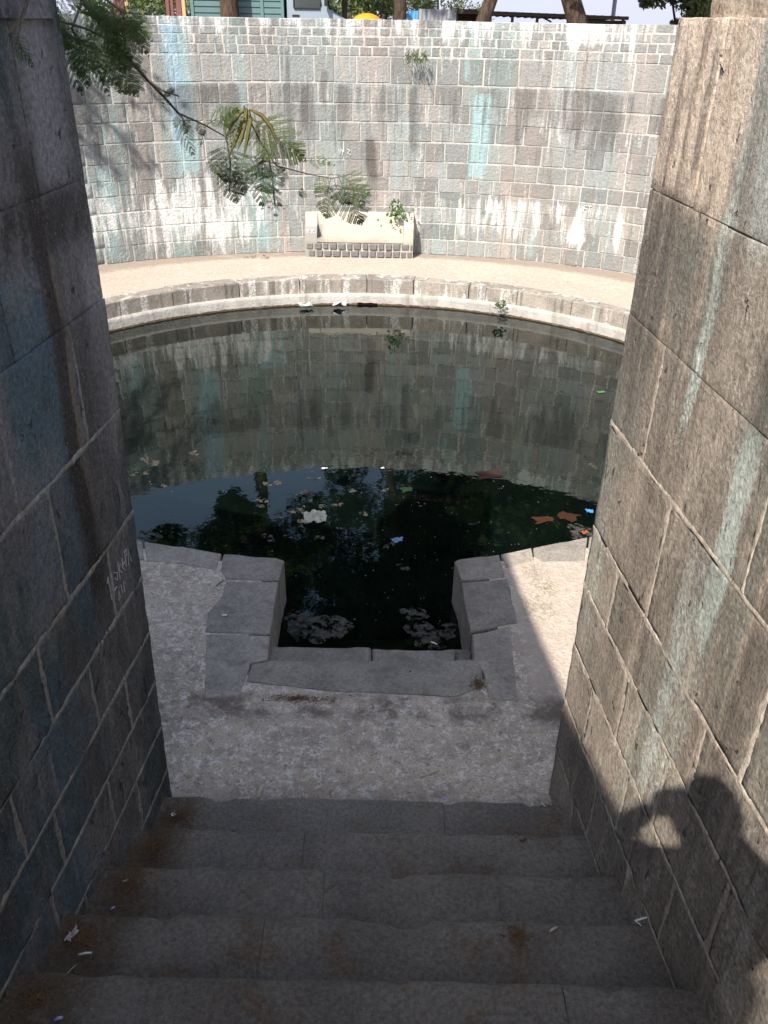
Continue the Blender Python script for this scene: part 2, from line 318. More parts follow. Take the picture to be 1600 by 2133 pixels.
# ------------------------------------------------------------------ mesh helpers
def link(o, parent=None):
    C.objects.link(o)
    if parent is not None:
        o.parent = parent; pw = parent
        t = Vector((0, 0, 0))
        while pw is not None: t = t + pw.location; pw = pw.parent
        o['_w'] = 1; o.location = o.location - t; del o['_w']
    return o
def me(name, v, f, m=None, smooth=False):
    d = bpy.data.meshes.new(name); d.from_pydata([tuple(a) for a in v], [], [tuple(a) for a in f])
    if m is not None: d.materials.append(m)
    if smooth: d.polygons.foreach_set('use_smooth', [True]*len(d.polygons))
    d.update(); return d
def ob(name, d, parent=None, loc=(0, 0, 0), rot=None, scale=None):
    o = bpy.data.objects.new(name, d); o.location = loc
    if rot is not None: o.rotation_euler = rot
    if scale is not None: o.scale = scale
    return link(o, parent)
def emp(name, loc, parent=None):
    o = bpy.data.objects.new(name, None); o.empty_display_size = .1; o.location = loc; return link(o, parent)
def tag(o, label=None, cat=None, group=None, kind=None):
    if label: o['label'] = label
    if cat: o['category'] = cat
    if group: o['group'] = group
    if kind: o['kind'] = kind
    return o
class MB:
    def __init__(s): s.v = []; s.f = []
    def add(s, v, f):
        n = len(s.v); s.v += [tuple(a) for a in v]; s.f += [tuple(i+n for i in q) for q in f]; return s
    def box(s, a, b):
        (x0, y0, z0), (x1, y1, z1) = a, b
        v = [(x0, y0, z0), (x1, y0, z0), (x1, y1, z0), (x0, y1, z0), (x0, y0, z1), (x1, y0, z1), (x1, y1, z1), (x0, y1, z1)]
        return s.add(v, [(0, 3, 2, 1), (4, 5, 6, 7), (0, 1, 5, 4), (1, 2, 6, 5), (2, 3, 7, 6), (3, 0, 4, 7)])
    def tube(s, pts, r, n=6, caps=True):
        pts = [Vector(p) for p in pts]; r = r if isinstance(r, (list, tuple)) else [r]*len(pts); V = []; up = Vector((.3, .2, 1)).normalized()
        for i, p in enumerate(pts):
            t = (pts[min(i+1, len(pts)-1)] - pts[max(i-1, 0)]).normalized()
            a = t.cross(up)
            if a.length < .05: a = t.cross(Vector((1, 0, 0)))
            a.normalize(); b = t.cross(a)
            for k in range(n):
                th = 2*math.pi*k/n; V.append(p + (a*math.cos(th) + b*math.sin(th))*r[i])
        Fs = [(i*n+k, i*n+(k+1) % n, (i+1)*n+(k+1) % n, (i+1)*n+k) for i in range(len(pts)-1) for k in range(n)]
        if caps: Fs += [tuple(range(n-1, -1, -1)), tuple((len(pts)-1)*n+k for k in range(n))]
        return s.add(V, Fs)
    def prism(s, poly, z0, z1):
        n = len(poly); V = [(p[0], p[1], z0) for p in poly] + [(p[0], p[1], z1) for p in poly]
        return s.add(V, [tuple(range(n-1, -1, -1)), tuple(range(n, 2*n))] + [(i, (i+1) % n, n+(i+1) % n, n+i) for i in range(n)])
    def mesh(s, name, m, smooth=False): return me(name, s.v, s.f, m, smooth)
    def ob(s, name, m, parent=None, smooth=False): return ob(name, s.mesh(name, m, smooth), parent)

def N3(x, y, z, k=1.0): return mn.noise(Vector((x*k, y*k, z*k)))
def front_block(name, cuts, depth, amp, edge, seed, m, ncoarse=4.0, smooth=True, jit=.02):
    """unit stone: face in local XZ looking to -Y, rock-faced, with sides going back to y=depth"""
    r = random.Random(seed); n = len(cuts); V = []
    for j, cz in enumerate(cuts):
        for i, cx in enumerate(cuts):
            bx = i in (0, n-1); bz = j in (0, n-1); x = cx-.5; z = cz-.5
            if bx or bz:
                x += (r.random()-.5)*jit*(0.6 if bx else .2); z += (r.random()-.5)*jit*(.6 if bz else .2); y = edge + r.random()*edge*.3
                if bx and bz: x *= .985; z *= .985; y = edge*1.5
            else:
                y = -amp*(1.1 + .8*mn.fractal(Vector((cx*ncoarse+seed*3.1, cz*ncoarse, seed*1.7)), 1.0, 2.0, 4)) - amp*.12*r.random()
            V.append((x, y, z))
    F = [(j*n+i, j*n+i+1, (j+1)*n+i+1, (j+1)*n+i) for j in range(n-1) for i in range(n-1)]
    ringi = [i for i in range(n)] + [j*n+n-1 for j in range(1, n)] + [(n-1)*n+i for i in range(n-2, -1, -1)] + [j*n for j in range(n-2, 0, -1)]
    b = len(V); V += [(V[k][0], depth, V[k][2]) for k in ringi]; L = len(ringi)
    F += [(ringi[(k+1) % L], ringi[k], b+k, b+(k+1) % L) for k in range(L)]
    d = me(name, V, F, m, smooth)
    if smooth: d.set_sharp_from_angle(angle=math.radians(50))
    return d
def slab_mesh(name, poly, z0, z1, m, res=.09, amp=.006, chip=.012, seed=0, bev=.012):
    """stone slab from an outline: top subdivided and uneven, edges chipped"""
    bm = bmesh.new(); P = []
    n = len(poly)
    for i in range(n):
        a = Vector((poly[i][0], poly[i][1])); b = Vector((poly[(i+1) % n][0], poly[(i+1) % n][1])); k = max(1, int((b-a).length/res))
        for j in range(k):
            q = a.lerp(b, j/k); d = (b-a).normalized(); nn = Vector((d.y, -d.x))
            o = 0 if j == 0 else chip*mn.noise(Vector((q.x*9+seed, q.y*9, seed)))*1.6
            P.append(q + nn*o)
    cx = sum(p.x for p in P)/len(P); cy = sum(p.y for p in P)/len(P)
    rings = []
    for s_, z in ((1, z0), (1, z1-bev), (None, z1)):
        R = []
        for p in P:
            q = p.copy()
            if s_ is None:
                d = Vector((cx, cy))-p; q = p + d.normalized()*bev
            zz = z if z == z0 else z + amp*mn.noise(Vector((p.x*5+seed, p.y*5, 1))) - (.006*abs(mn.noise(Vector((p.x*14, p.y*14, seed)))) if z != z0 else 0)
            R.append(bm.verts.new((q.x, q.y, zz)))
        rings.append(R)
    for a, b in ((0, 1), (1, 2)):
        for i in range(len(P)): bm.faces.new((rings[a][i], rings[a][(i+1) % len(P)], rings[b][(i+1) % len(P)], rings[b][i]))
    f = bm.faces.new(rings[2])
    r = bmesh.ops.triangulate(bm, faces=[f])
    bmesh.ops.recalc_face_normals(bm, faces=bm.faces)
    d = bpy.data.meshes.new(name); bm.to_mesh(d); bm.free(); d.materials.append(m); return d

# ------------------------------------------------------------------ plan curves
CX, CY = -.33, 9.0
def wall_r(th, a=6.9, b=6.2, n=2.2):
    c, s = abs(math.cos(th)), abs(math.sin(th)); return ((c/a)**n + (s/b)**n)**(-1/n)
def wall_pt(th, off=0.0):
    r = wall_r(th)+off; return Vector((CX+r*math.cos(th), CY+r*math.sin(th)))
EX, EY, EA, EB = -.33, 9.37, 4.68, 4.0
def led_pt(th, off=0.0): return Vector((EX+(EA+off)*math.cos(th), EY+(EB+off)*math.sin(th)))
PL, NL = Vector((-1.09, 3.02, 0)), Vector((1, -.09, 0)); PR, NR = Vector((.925, 3.15, 0)), Vector((-1, -.09, 0))
def lean(z): return .05*max(0, min(1, (z+3.3)/2.2))                       # the left wall leans in a little as it rises
def Lx(y, z=0): return PL.x + .09*(y-PL.y) + lean(z)
def Rx(y): return PR.x - .09*(y-PR.y)

# ground outside the well
def ang_of(p): return math.atan2(p[1]-CY, p[0]-CX)
def gin(th):
    r = wall_r(th)+.45; d = abs(math.atan2(math.sin(th+math.pi/2), math.cos(th+math.pi/2)) - .0)
    if d < .20:
        t = max(0, min(1, (.20-d)/.05)); r = r + t*(11.0 - r)
    return r
mb = MB(); TH = [2*math.pi*i/240 for i in range(240)]
ringsr = [[gin(t) for t in TH], [gin(t)+2 for t in TH], [22]*240, [60]*240, [220]*240, [900]*240]
for R_ in ringsr: mb.v += [(CX+r*math.cos(t), CY+r*math.sin(t), -1.0) for r, t in zip(R_, TH)]
for k in range(5): mb.f += [(k*240+i, (k+1)*240+i, (k+1)*240+(i+1) % 240, k*240+(i+1) % 240) for i in range(240)]
tag(mb.ob('ground', M['earth']), 'dry brown earth around the top of the well', kind='structure')

# ------------------------------------------------------------------ circular retaining wall
ROWS = [0, -.12, -.24, -.37, -.51, -.90, -1.20, -1.47, -1.76, -2.06, -2.32, -2.55, -2.80, -3.06, -3.33, -3.6]
cw = emp('circular_wall', (CX, CY+6.2, ZP))
tag(cw, 'tall curved wall of pale grey and teal stained stone blocks around the pool', 'wall')
t0, t1 = ang_of((.925+.02, 3.12)), ang_of((-1.09-.02, 3.0)); t0 += 0; t1 -= 2*math.pi if t1 > t0 else 0
NS = 200; TT = [t0 + (t1+2*math.pi - t0)*i/NS for i in range(NS+1)]
mb = MB(); Z = [-.06, -3.9]
def rr(th, off):
    p = wall_pt(th, off); return p
for i, t in enumerate(TT):
    for off, z in ((.0, -3.9), (.0, -.035), (.62, -.035), (.62, -3.9)):
        p = rr(t, off); mb.v.append((p.x, p.y, z))
for i in range(NS):
    for k in range(4): mb.f.append((i*4+k, (i+1)*4+k, (i+1)*4+(k+1) % 4, i*4+(k+1) % 4))
mb.f += [(0, 1, 2, 3), (NS*4+3, NS*4+2, NS*4+1, NS*4)]
mb.ob('mortar_core', M['far_m'], cw)
CUT = [0, .03, .33, .66, .97, 1]
FV = [front_block('stone_block', CUT, .05, .005, .003, s, M['far'], 5, False, .012) for s in range(14)]
FB = [front_block('brick', [0, .05, .5, .95, 1], .05, .004, .003, 50+s, M['far'], 3, False, .06) for s in range(10)]
# arc-length table on the visible far arc
ths = [math.pi/2 + .95 - 1.9*i/1200 for i in range(1201)]; arc = [0]
for i in range(1200): arc.append(arc[-1] + (wall_pt(ths[i+1])-wall_pt(ths[i])).length)
def at_arc(s): return float(np.interp(s, arc, ths))
XL = next(arc[i] for i in range(1201) if wall_pt(ths[i]).x > -4.95); XR = next(arc[i] for i in range(1201) if wall_pt(ths[i]).x > 4.28)
def lay(z1, z0, wm, meshes, name, parent, gap, s0, s1, single=True, acc=None, seed=0):
    r = random.Random(seed); s = s0 + r.random()*wm*.5
    while s < s1:
        w = wm*r.uniform(.68, 1.38)
        th = at_arc(s+w/2); p = wall_pt(th); a = wall_pt(th+.004); b = wall_pt(th-.004); tng = (b-a).normalized()
        rz = math.atan2(tng.y, tng.x); zc = (z0+z1)/2 + .008*math.sin(s*1.3+z0*5)+(r.random()-.5)*.006; hh = (z1-z0) - gap*r.uniform(.7, 1.3); ww = w - gap*r.uniform(.7, 1.4)
        out = Vector((math.sin(rz), -math.cos(rz))); q = p + out*(.0045 + r.uniform(-.002, .003))
        me_ = r.choice(meshes); rot = (0, r.uniform(-.012, .012), rz)
        if XL-.02 <= s <= XR: ob(name, me_, parent, (q.x, q.y, zc), rot, (ww, 1, hh))
        else:
            mt = Matrix.Translation((q.x, q.y, zc)) @ Matrix.Rotation(rz, 4, 'Z') @ Matrix.Diagonal((ww, 1, hh, 1))
            nv = len(acc[0].v); acc[0].add([mt @ v.co for v in me_.vertices], [tuple(f.vertices) for f in me_.polygons]); acc[1] += [r.random()]*(len(acc[0].v)-nv)
        s += w
def attr(o, vals):
    a = o.data.attributes.new('rnd', 'FLOAT', 'POINT'); a.data.foreach_set('value', vals)
side = [MB(), []]
for i in range(4, 15):
    wm = .43 if i == 4 else .345
    if i == 14: wm = .40
    lay(ROWS[i], ROWS[i+1], wm, FV, 'stone_block', cw, .013, XL-1.6, XR+1.9, acc=side, seed=100+i)
o = side[0].ob('flanking_masonry', M['far'], cw, True); attr(o, side[1]); tag(o, kind='stuff')
# parapet with its small bricks: a part, each brick a sub-part
mb = MB()
for i, t in enumerate(TT):
    for off, z in ((-.004, -.50), (-.004, -.012), (.63, -.012), (.63, -.50)):
        p = rr(t, off); mb.v.append((p.x, p.y, z+.006*N3(p.x, p.y, z, 2)))
for i in range(NS):
    for k in range(4): mb.f.append((i*4+k, (i+1)*4+k, (i+1)*4+(k+1) % 4, i*4+(k+1) % 4))
par = mb.ob('parapet', M['far_m'], cw)
side = [MB(), []]
for i in range(4):
    lay(ROWS[i], ROWS[i+1], .195 if i else .25, FB, 'brick', par, .017, XL-1.6, XR+1.9, acc=side, seed=400+i)
o = side[0].ob('flanking_brick', M['far'], par, True); attr(o, side[1]); tag(o, kind='stuff')

# ------------------------------------------------------------------ walls beside the stair
FINE = [0, .008, .06] + [.06+.88*i/13 for i in range(1, 13)] + [.94, .992, 1]
def corridor(side_, joints, mat, mortar, label):
    L = side_ == 'L'; base = emp('stair_wall', ((PL if L else PR).x, 3.0, ZP)); tag(base, label, 'wall')
    sg = -1 if L else 1
    def wx(y, z): return Lx(y, z) if L else Rx(y)
    y1, y0 = (3.0, -2.6) if L else (3.13, -2.6)
    # mortar core
    mb = MB(); zs = [-4.2, -3.3, -1.1, -.02]; ys = [y1-.010, 1, -1, y0]
    for z in zs:
        for y in ys: mb.v.append((wx(y, z)+sg*.003, y, z))
        for y in ys: mb.v.append((wx(y, z)+sg*.75, y, z))
    n = len(ys)*2; k = len(ys)
    for j in range(len(zs)-1):
        for i in range(k-1):
            a = j*n+i; mb.f += [(a, a+1, a+n+1, a+n), (a+k, a+k+n, a+k+n+1, a+k+1)]
        a = j*n; mb.f += [(a, a+n, a+n+k, a+k), (a+k-1, a+2*k-1, a+2*k-1+n, a+k-1+n)]
    a = (len(zs)-1)*n; mb.f += [(a+i, a+i+1, a+k+i+1, a+k+i) for i in range(k-1)]
    mb.ob('mortar_core', mortar, base)
    V = [front_block('stone_block', FINE, .09, .006, .0006, 900+s+(40 if L else 0), mat, 3.0, True, .012) for s in range(8)]
    r = random.Random(11 if L else 23); nrm = (Vector((1, -.09)) if L else Vector((-1, -.09))).normalized()
    rz = math.atan2(nrm.y, nrm.x)+math.pi/2
    along = Vector((math.cos(rz), math.sin(rz)))
    vj = []
    for j in range(len(joints)-1):
        zt, zb = joints[j], joints[j+1]; y = y1; first = True; k_ = 0
        while y > -2.4:
            w = r.uniform(.42, .72) if zt < -2 else r.uniform(.55, .9)
            if first: w = (.62 if j % 2 else .34)*r.uniform(.85, 1.1)
            gap = .0015
            yc = y-w/2+(.0); zc = (zt+zb)/2; me_ = r.choice(V)
            o = ob('stone_block', me_, base, (wx(yc, zc) - sg*r.uniform(-.0006, .0004), yc+ (gap/2 if first else 0), zc), (0, r.uniform(-.006, .006), rz), (w-gap, 1, zt-zb-gap))
            if zc > -1.2: o.scale.y = .3; o.location.x -= sg*.0045
            if L: o.rotation_euler.x = .0227 if -3.3 < zc < -1.1 else 0
            y -= w; first = False
            if y > -.3: vj.append((y, zt, zb))
    def ribbon(y0_, z0_, y1_, z1_, seed):
        mb = MB(); n_ = max(3, int(math.hypot(y1_-y0_, z1_-z0_)/.016)); ln = math.hypot(y1_-y0_, z1_-z0_); ty, tz = (y1_-y0_)/ln, (z1_-z0_)/ln
        for i in range(n_+1):
            t = i/n_; yy = y0_+(y1_-y0_)*t; zz = z0_+(z1_-z0_)*t; low = max(0, min(1, (-.9-zz)/.9)); hw = (.0085+.0045*low)*(1+.5*N3(yy*4+seed, zz*4, 9))
            wob = .005*N3(yy*3+seed, zz*3, seed)
            for k, (e, h) in enumerate(((-1, -.002), (-.75, .0008), (0, .0016), (.75, .0008), (1, -.002))):
                rag = hw*e*(1+.7*mn.fractal(Vector((yy*22+seed, zz*22, e*3+seed)), 1, 2, 3)) + wob
                yq, zq = yy - tz*rag, zz + ty*rag; hh = h*(.9 if L else .35) + .0022*N3(yq*14, zq*14, seed)
                mb.v.append((wx(yq, zq)-sg*(.0078+hh), yq, zq))
        mb.f = [(i*5+k, i*5+k+1, i*5+k+6, i*5+k+5) for i in range(n_) for k in range(4)]
        mb.ob('pointing', mortar, base, True)
    for j, z in enumerate(joints[1:-1]):
        if z > -1.2: continue
        ribbon(y1-.004, z, -.3, z, j*3.1+(7 if L else 1))
    for j, (y, zt, zb) in enumerate(vj):
        if zb < -1.2: ribbon(y, zt-.006, y, zb+.006, 40+j*1.7)
    return base
LJ = [.0, -.48, -.89, -1.33, -1.79, -2.13, -2.44, -2.73, -3.02, -3.32, -3.66]
RJ = [.02, -.50, -.95, -1.40, -1.90, -2.21, -2.56, -2.91, -3.26, -3.66]
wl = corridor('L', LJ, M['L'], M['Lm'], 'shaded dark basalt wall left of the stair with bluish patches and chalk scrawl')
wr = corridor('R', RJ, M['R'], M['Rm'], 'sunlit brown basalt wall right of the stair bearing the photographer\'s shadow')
# end quoins seen edge on: faces towards the pool
for L, base, mat, J in ((True, wl, M['L'], LJ), (False, wr, M['R'], RJ)):
    for j in range(len(J)-1):
        yy = 3.0 if L else 3.13; x0 = Lx(yy, (J[j]+J[j+1])/2) if L else Rx(yy)
        w = .74; q = front_block('end_block', [0, .04, .25, .5, .75, .96, 1], .12, .005, .003, 700+j, mat, 3)
        ob('end_block', q, base, (x0 + (-w/2-.004 if L else w/2+.004), yy+.0, (J[j]+J[j+1])/2), (0, 0, math.pi), (w-.004, 1, J[j]-J[j+1]-.012))
# gate posts standing on the wall ends
for L, lab in ((True, 'stone gate post on top of the shaded left wall'), (False, 'pale stone gate post on top of the sunlit right wall')):
    x = -1.462 if L else 1.40; yc = 2.52; e = emp('gate_post', (x, yc, .02)); tag(e, lab, 'gate post'); m_ = M['L'] if L else M['R']
    for j, (h, w) in enumerate(((.16, .80), (.30, .74), (.34, .74))):
        z = -.012+sum((.16, .30, .34)[:j])
        b = bmesh.new(); bmesh.ops.create_cube(b, size=1); bmesh.ops.subdivide_edges(b, edges=b.edges, cuts=7, use_grid_fill=True)
        for v in b.verts:
            c_ = v.co.copy(); v.co = Vector((c_.x*w, c_.y*.92, c_.z*(h+.004))); d_ = .012*mn.noise(Vector((c_.x*7, c_.y*7, c_.z*3+j))); v.co += v.co.normalized()*d_
        d = bpy.data.meshes.new('post_block'); b.to_mesh(d); b.free(); d.materials.append(m_); ob('post_block', d, e, (x, yc, z+h/2), (0, 0, -.09 if L else .09))

# stone hut added out of view, roof line shaped to cast the long stair shadow
caster = emp('shadow_caster', (-2.4, -1.5, -1.0)); tag(caster, 'unseen added stone hut with sloping slab roof behind the left stair wall', 'caster')
prof = [(1.10, .02), (1.10, 1.36), (.2, 1.68), (-1.3, 2.27), (-2.9, 3.08), (-4.3, 4.05), (-4.3, -1.0), (-2.62, -1.0), (-2.60, .02)]
mb = MB()
for xo in (0, -2.2):
    mb.v += [(Lx(y, z)-.004 + xo, y, z) for y, z in prof]
n = len(prof); mb.f += [tuple(range(n)), tuple(range(2*n-1, n-1, -1))] + [(i, n+i, n+(i+1) % n, (i+1) % n) for i in range(n)]
mb.ob('caster_wall', M['L'], caster)
mb = MB()
for xo in (-.01, -2.25):
    mb.v += [(Lx(y, z)+xo, y, z+dz) for dz in (0.002, .05) for y, z in prof[1:6]]
mb.f += [(0, 1, 2, 3, 4, 9, 8, 7, 6, 5), (10, 15, 16, 17, 18, 19, 14, 13, 12, 11)] + [(i, 10+i, 11+i, 1+i) for i in range(4)] + [(5+i, 6+i, 16+i, 15+i) for i in range(4)] + [(0, 5, 15, 10), (4, 14, 19, 9)]
mb.ob('caster_roof', M['rim'], caster)

# chalk scrawls
def strokes(name, lines, m, parent, P, U_, V_, w=.006, lift=.0, nrm=None):
    mb = MB()
    for ln in lines:
        pts = [P + U_*a + V_*b + nrm*lift for a, b in ln]; mb.tube(pts, w*.5, 4)
    return mb.ob(name, m, parent)
UL = Vector((.09, 1, 0)).normalized(); nl = Vector((1, -.09, 0)).normalized()
p0 = atplane(213, 1248, PL, NL); p0.x = Lx(p0.y, p0.z)
scr = [[(0, 0), (0, .11)], [(.0, .11), (-.012, .085)], [(.03, .10), (.032, .02), (.06, .02)], [(.06, .09), (.085, .07), (.075, .04), (.06, .06)], [(.10, .03), (.105, .11), (.125, .09), (.105, .07), (.13, .04)],
       [(.15, .10), (.14, .06), (.16, .03)], [(.14, .065), (.165, .07)], [(.18, .11), (.175, .04)], [(.175, .11), (.20, .11), (.195, .08)], [(.20, .03), (.215, .10), (.23, .03)], [(.06, -.05), (.07, -.01), (.08, -.05)], [(.10, -.04), (.10, .0)], [(.12, -.05), (.125, 0), (.14, -.02)]]
strokes('chalk_scrawl', scr, simple('faded_chalk', (.42, .41, .39), .9, .1, .3, 60, 0), wl, p0, UL, Vector((0, 0, 1)), .0055, .0095, nl)
def glyphs(name, text_lines, parent, u, v, y, h, w=.012):
    P = aty(u, v, y); th = math.atan2(P.y-CY, P.x-CX); q = wall_pt(th); a = (wall_pt(th-.01)-wall_pt(th+.01)).normalized()
    U_ = Vector((a.x, a.y, 0)); nn = Vector((a.y, -a.x, 0)); P = Vector((q.x, q.y, P.z*(q.y/y)))
    return strokes(name, [[(x*h, z*h) for x, z in l] for l in text_lines], M['white'], parent, P, U_, Vector((0, 0, 1)), w*1.0, .030, nn)
FT = [[(0, 0), (0, 1)], [(0, 1), (.5, 1)], [(0, .55), (.4, .55)], [(.9, 0), (.9, 1)], [(.6, 1), (1.25, 1)]]
glyphs('painted_letter', FT[:3], cw, 1222, 441, 14.6, .10); glyphs('painted_letter', FT[3:], cw, 1222, 441, 14.6, .10)
for l_ in ([[(0, 1), (.25, 0), (.5, 1)]], [[(.7, .9), (.7, 0)], [(.6, .6), (.95, .6)]], [[(1.6, 1), (2.1, .8), (1.7, .4), (2.2, 0)]]): glyphs('painted_letter', l_, cw, 706, 322, 15.1, .09)

# ------------------------------------------------------------------ platform, rim slabs, notch
NOTCH = [(-.90, 5.36), (-.90, 4.02), (.80, 4.02), (.80, 5.42)]
def star(th):
    """inner edge of the platform seen from the ellipse centre"""
    d = Vector((math.cos(th), math.sin(th))); 
    r = 1/math.sqrt((d.x/(EA+.14))**2 + (d.y/(EB+.14))**2)
    if d.y < 0:
        xl, xr = (NOTCH[0][0]-EX), (NOTCH[3][0]-EX); yb = NOTCH[1][1]-EY
        xb = d.x/d.y*yb
        if xl < xb < xr: r = max(r, yb/d.y)
        elif d.x != 0:
            xs = xl if d.x < 0 else xr; ry = d.y/d.x*xs
            if yb < ry < -(EB-.1) and abs(xs/d.x) > r: r = xs/d.x
    return r
NT = 720; mb = MB()
for i in range(NT):
    th = 2*math.pi*i/NT; d = Vector((math.cos(th), math.sin(th))); r0 = star(th); p0_ = Vector((EX, EY))+d*r0
    q = wall_pt(math.atan2(p0_.y-CY, p0_.x-CX), .1); 
    if d.y < -.9: q = Vector((EX, EY)) + d*((EY-2.6)/-d.y)
    for k in range(5):
        p = p0_.lerp(q, k/4); mb.v.append((p.x, p.y, ZP - .004*abs(N3(p.x, p.y, 0, 1.5))))
    mb.v.append((p0_.x, p0_.y, -4.6))
for i in range(NT):
    j = (i+1) % NT
    for k in range(4): mb.f.append((i*6+k, i*6+k+1, j*6+k+1, j*6+k))
    mb.f.append((i*6+5, i*6, j*6, j*6+5))
tag(mb.ob('platform', M['conc']), 'rough pebbled concrete platform around the pool', kind='structure')
# pool floor
mb = MB(); mb.prism([led_pt(2*math.pi*i/48, .4) for i in range(48)], -5.6, -5.4); mb.box((-1.2, 3.7, -4.7), (1.1, 5.8, -4.55))
tag(mb.ob('pool_floor', simple('pool_mud', (.03, .035, .02), .9, .2)), 'muddy bottom of the pool', kind='structure')
# rim: wall face under the slabs, then slabs
rim = emp('pool_rim', (EX, EY+EB, ZP)); tag(rim, 'low curved stone rim with dressed slabs and pale plinth around the green pool', 'kerb')
def notch_free(th):
    p = led_pt(th); return not (p.y < 6.2 and -1.35 < p.x < 1.1)
mb = MB(); prev = None
for i in range(361):
    th = 2*math.pi*i/360
    if not notch_free(th): prev = None; continue
    n_ = len(mb.v); w_ = .01*N3(math.cos(th)*9, math.sin(th)*9, 0)
    for off, z in ((.10, -3.80), (-.035+w_, -3.812+w_*.4), (-.045+w_, -3.86), (-.04+w_, -5.5)):
        p = led_pt(th, off); mb.v.append((p.x, p.y, z))
    if prev is not None: mb.f += [(prev+k, n_+k, n_+k+1, prev+k+1) for k in range(3)]
    prev = n_
mb.ob('plinth', M['plinth'], rim, True)
th = math.pi/2 + 2.35; rr_ = random.Random(5); end = th - 2*math.pi
spans = []
while th > math.pi/2 - 2.6 + .0:
    dth = rr_.uniform(.15, .24); spans.append((th, th-dth)); th -= dth
for a, b in spans:
    pm = led_pt((a+b)/2)
    if pm.y < 6.0: continue
    k = 6; wdt = rr_.uniform(.24, .31)
    inner = [led_pt(a+(b-a)*(t/k*.985+.0075), rr_.uniform(-.006, .006)) for t in range(k+1)]; outer = [led_pt(a+(b-a)*(t/k*.985+.0075), wdt) for t in range(k, -1, -1)]
    ob('rim_slab', slab_mesh('rim_slab', inner+outer, -3.815, ZP+.012+rr_.uniform(0, .008), M['rimf'], .12, .004, .010, a*7, .012), rim)
PX = [  # outlines of the dressed slabs round the notch
 [(300, 1129), (380, 1139), (461, 1154), (452, 1188), (380, 1176), (305, 1170)],
 [(466, 1155), (530, 1160), (578, 1163), (592, 1168), (581, 1210), (471, 1208), (459, 1188)],
 [(471, 1211), (580, 1213), (563, 1322), (426, 1318), (434, 1276), (466, 1235)],
 [(429, 1321), (562, 1325), (556, 1376), (521, 1384), (501, 1450), (427, 1456)],
 [(524, 1386), (560, 1378), (780, 1377), (996, 1376), (1004, 1400), (1008, 1430), (950, 1452), (703, 1442), (512, 1420)],
 [(947, 1170), (955, 1166), (1040, 1156), (1052, 1203), (962, 1211)],
 [(961, 1214), (1057, 1205), (1079, 1299), (980, 1317)],
 [(984, 1322), (1063, 1305), (1079, 1459), (1019, 1459), (1008, 1400), (987, 1373)],
 [(1044, 1155), (1107, 1143), (1113, 1168), (1054, 1184)],
 [(1111, 1142), (1165, 1130), (1224, 1120), (1218, 1170), (1128, 1171), (1114, 1160)],
 [(1228, 1119), (1330, 1098), (1330, 1150), (1222, 1170)]]
for i, pl in enumerate(PX):
    P = [atz(u, v, ZP) for u, v in pl]
    ob('rim_slab', slab_mesh('rim_slab', [(p.x, p.y) for p in P][::-1], -4.7 if i != 4 else -3.86, ZP+.005+.002*(i % 3), M['rim'], .07, .005, .006, i*3.3, .009), rim)
P = [atz(u, v, ZP) for u, v in [(60, 1080), (180, 1108), (296, 1128), (302, 1168), (180, 1150), (60, 1130)]]
ob('rim_slab', slab_mesh('rim_slab', [(p.x, p.y) for p in P][::-1], -4.7, ZP+.012, M['rim'], .1, .006, .012, 77, .016), rim)
# notch steps
ns = emp('notch_steps', (-.08, 4.3, -3.78)); tag(ns, 'stone steps going down into the water through the notch', 'steps')
for k, (x0, x1) in enumerate(((-.80, -.073), (-.067, .585))):
    y1_ = atz(765, 1347, -3.775).y
    ob('step_slab', slab_mesh('step_slab', [(x0, 4.05), (x1, 4.05), (x1, y1_), (x0, y1_)], -4.5, -3.775-.006*k, M['rim'], .08, .008, .018, 31+k, .02), ns)
ob('step_slab', slab_mesh('step_slab', [(-.8, 4.1), (.65, 4.1), (.65, 4.93), (-.8, 4.93)], -4.6, -4.03, M['rim'], .1, .008, .015, 44, .02), ns)
o = ob('loose_stone', slab_mesh('loose_stone', [(.50, 4.26), (.61, 4.24), (.60, 4.42), (.50, 4.40)], -3.775, -3.68, M['stair'], .04, .02, .02, 3, .02)); tag(o, 'small dark broken stone at the right end of the notch step', 'stone')
mb = MB(); n_ = 200
mb.v = [(EX, EY, ZW)] + [((EX+math.cos(2*math.pi*i/n_)*(star(2*math.pi*i/n_)+.02)), (EY+math.sin(2*math.pi*i/n_)*(star(2*math.pi*i/n_)+.02)), ZW) for i in range(n_)]
mb.f = [(0, 1+i, 1+(i+1) % n_) for i in range(n_)]
tag(mb.ob('water', M['water']), 'still dark green pool water', kind='structure')

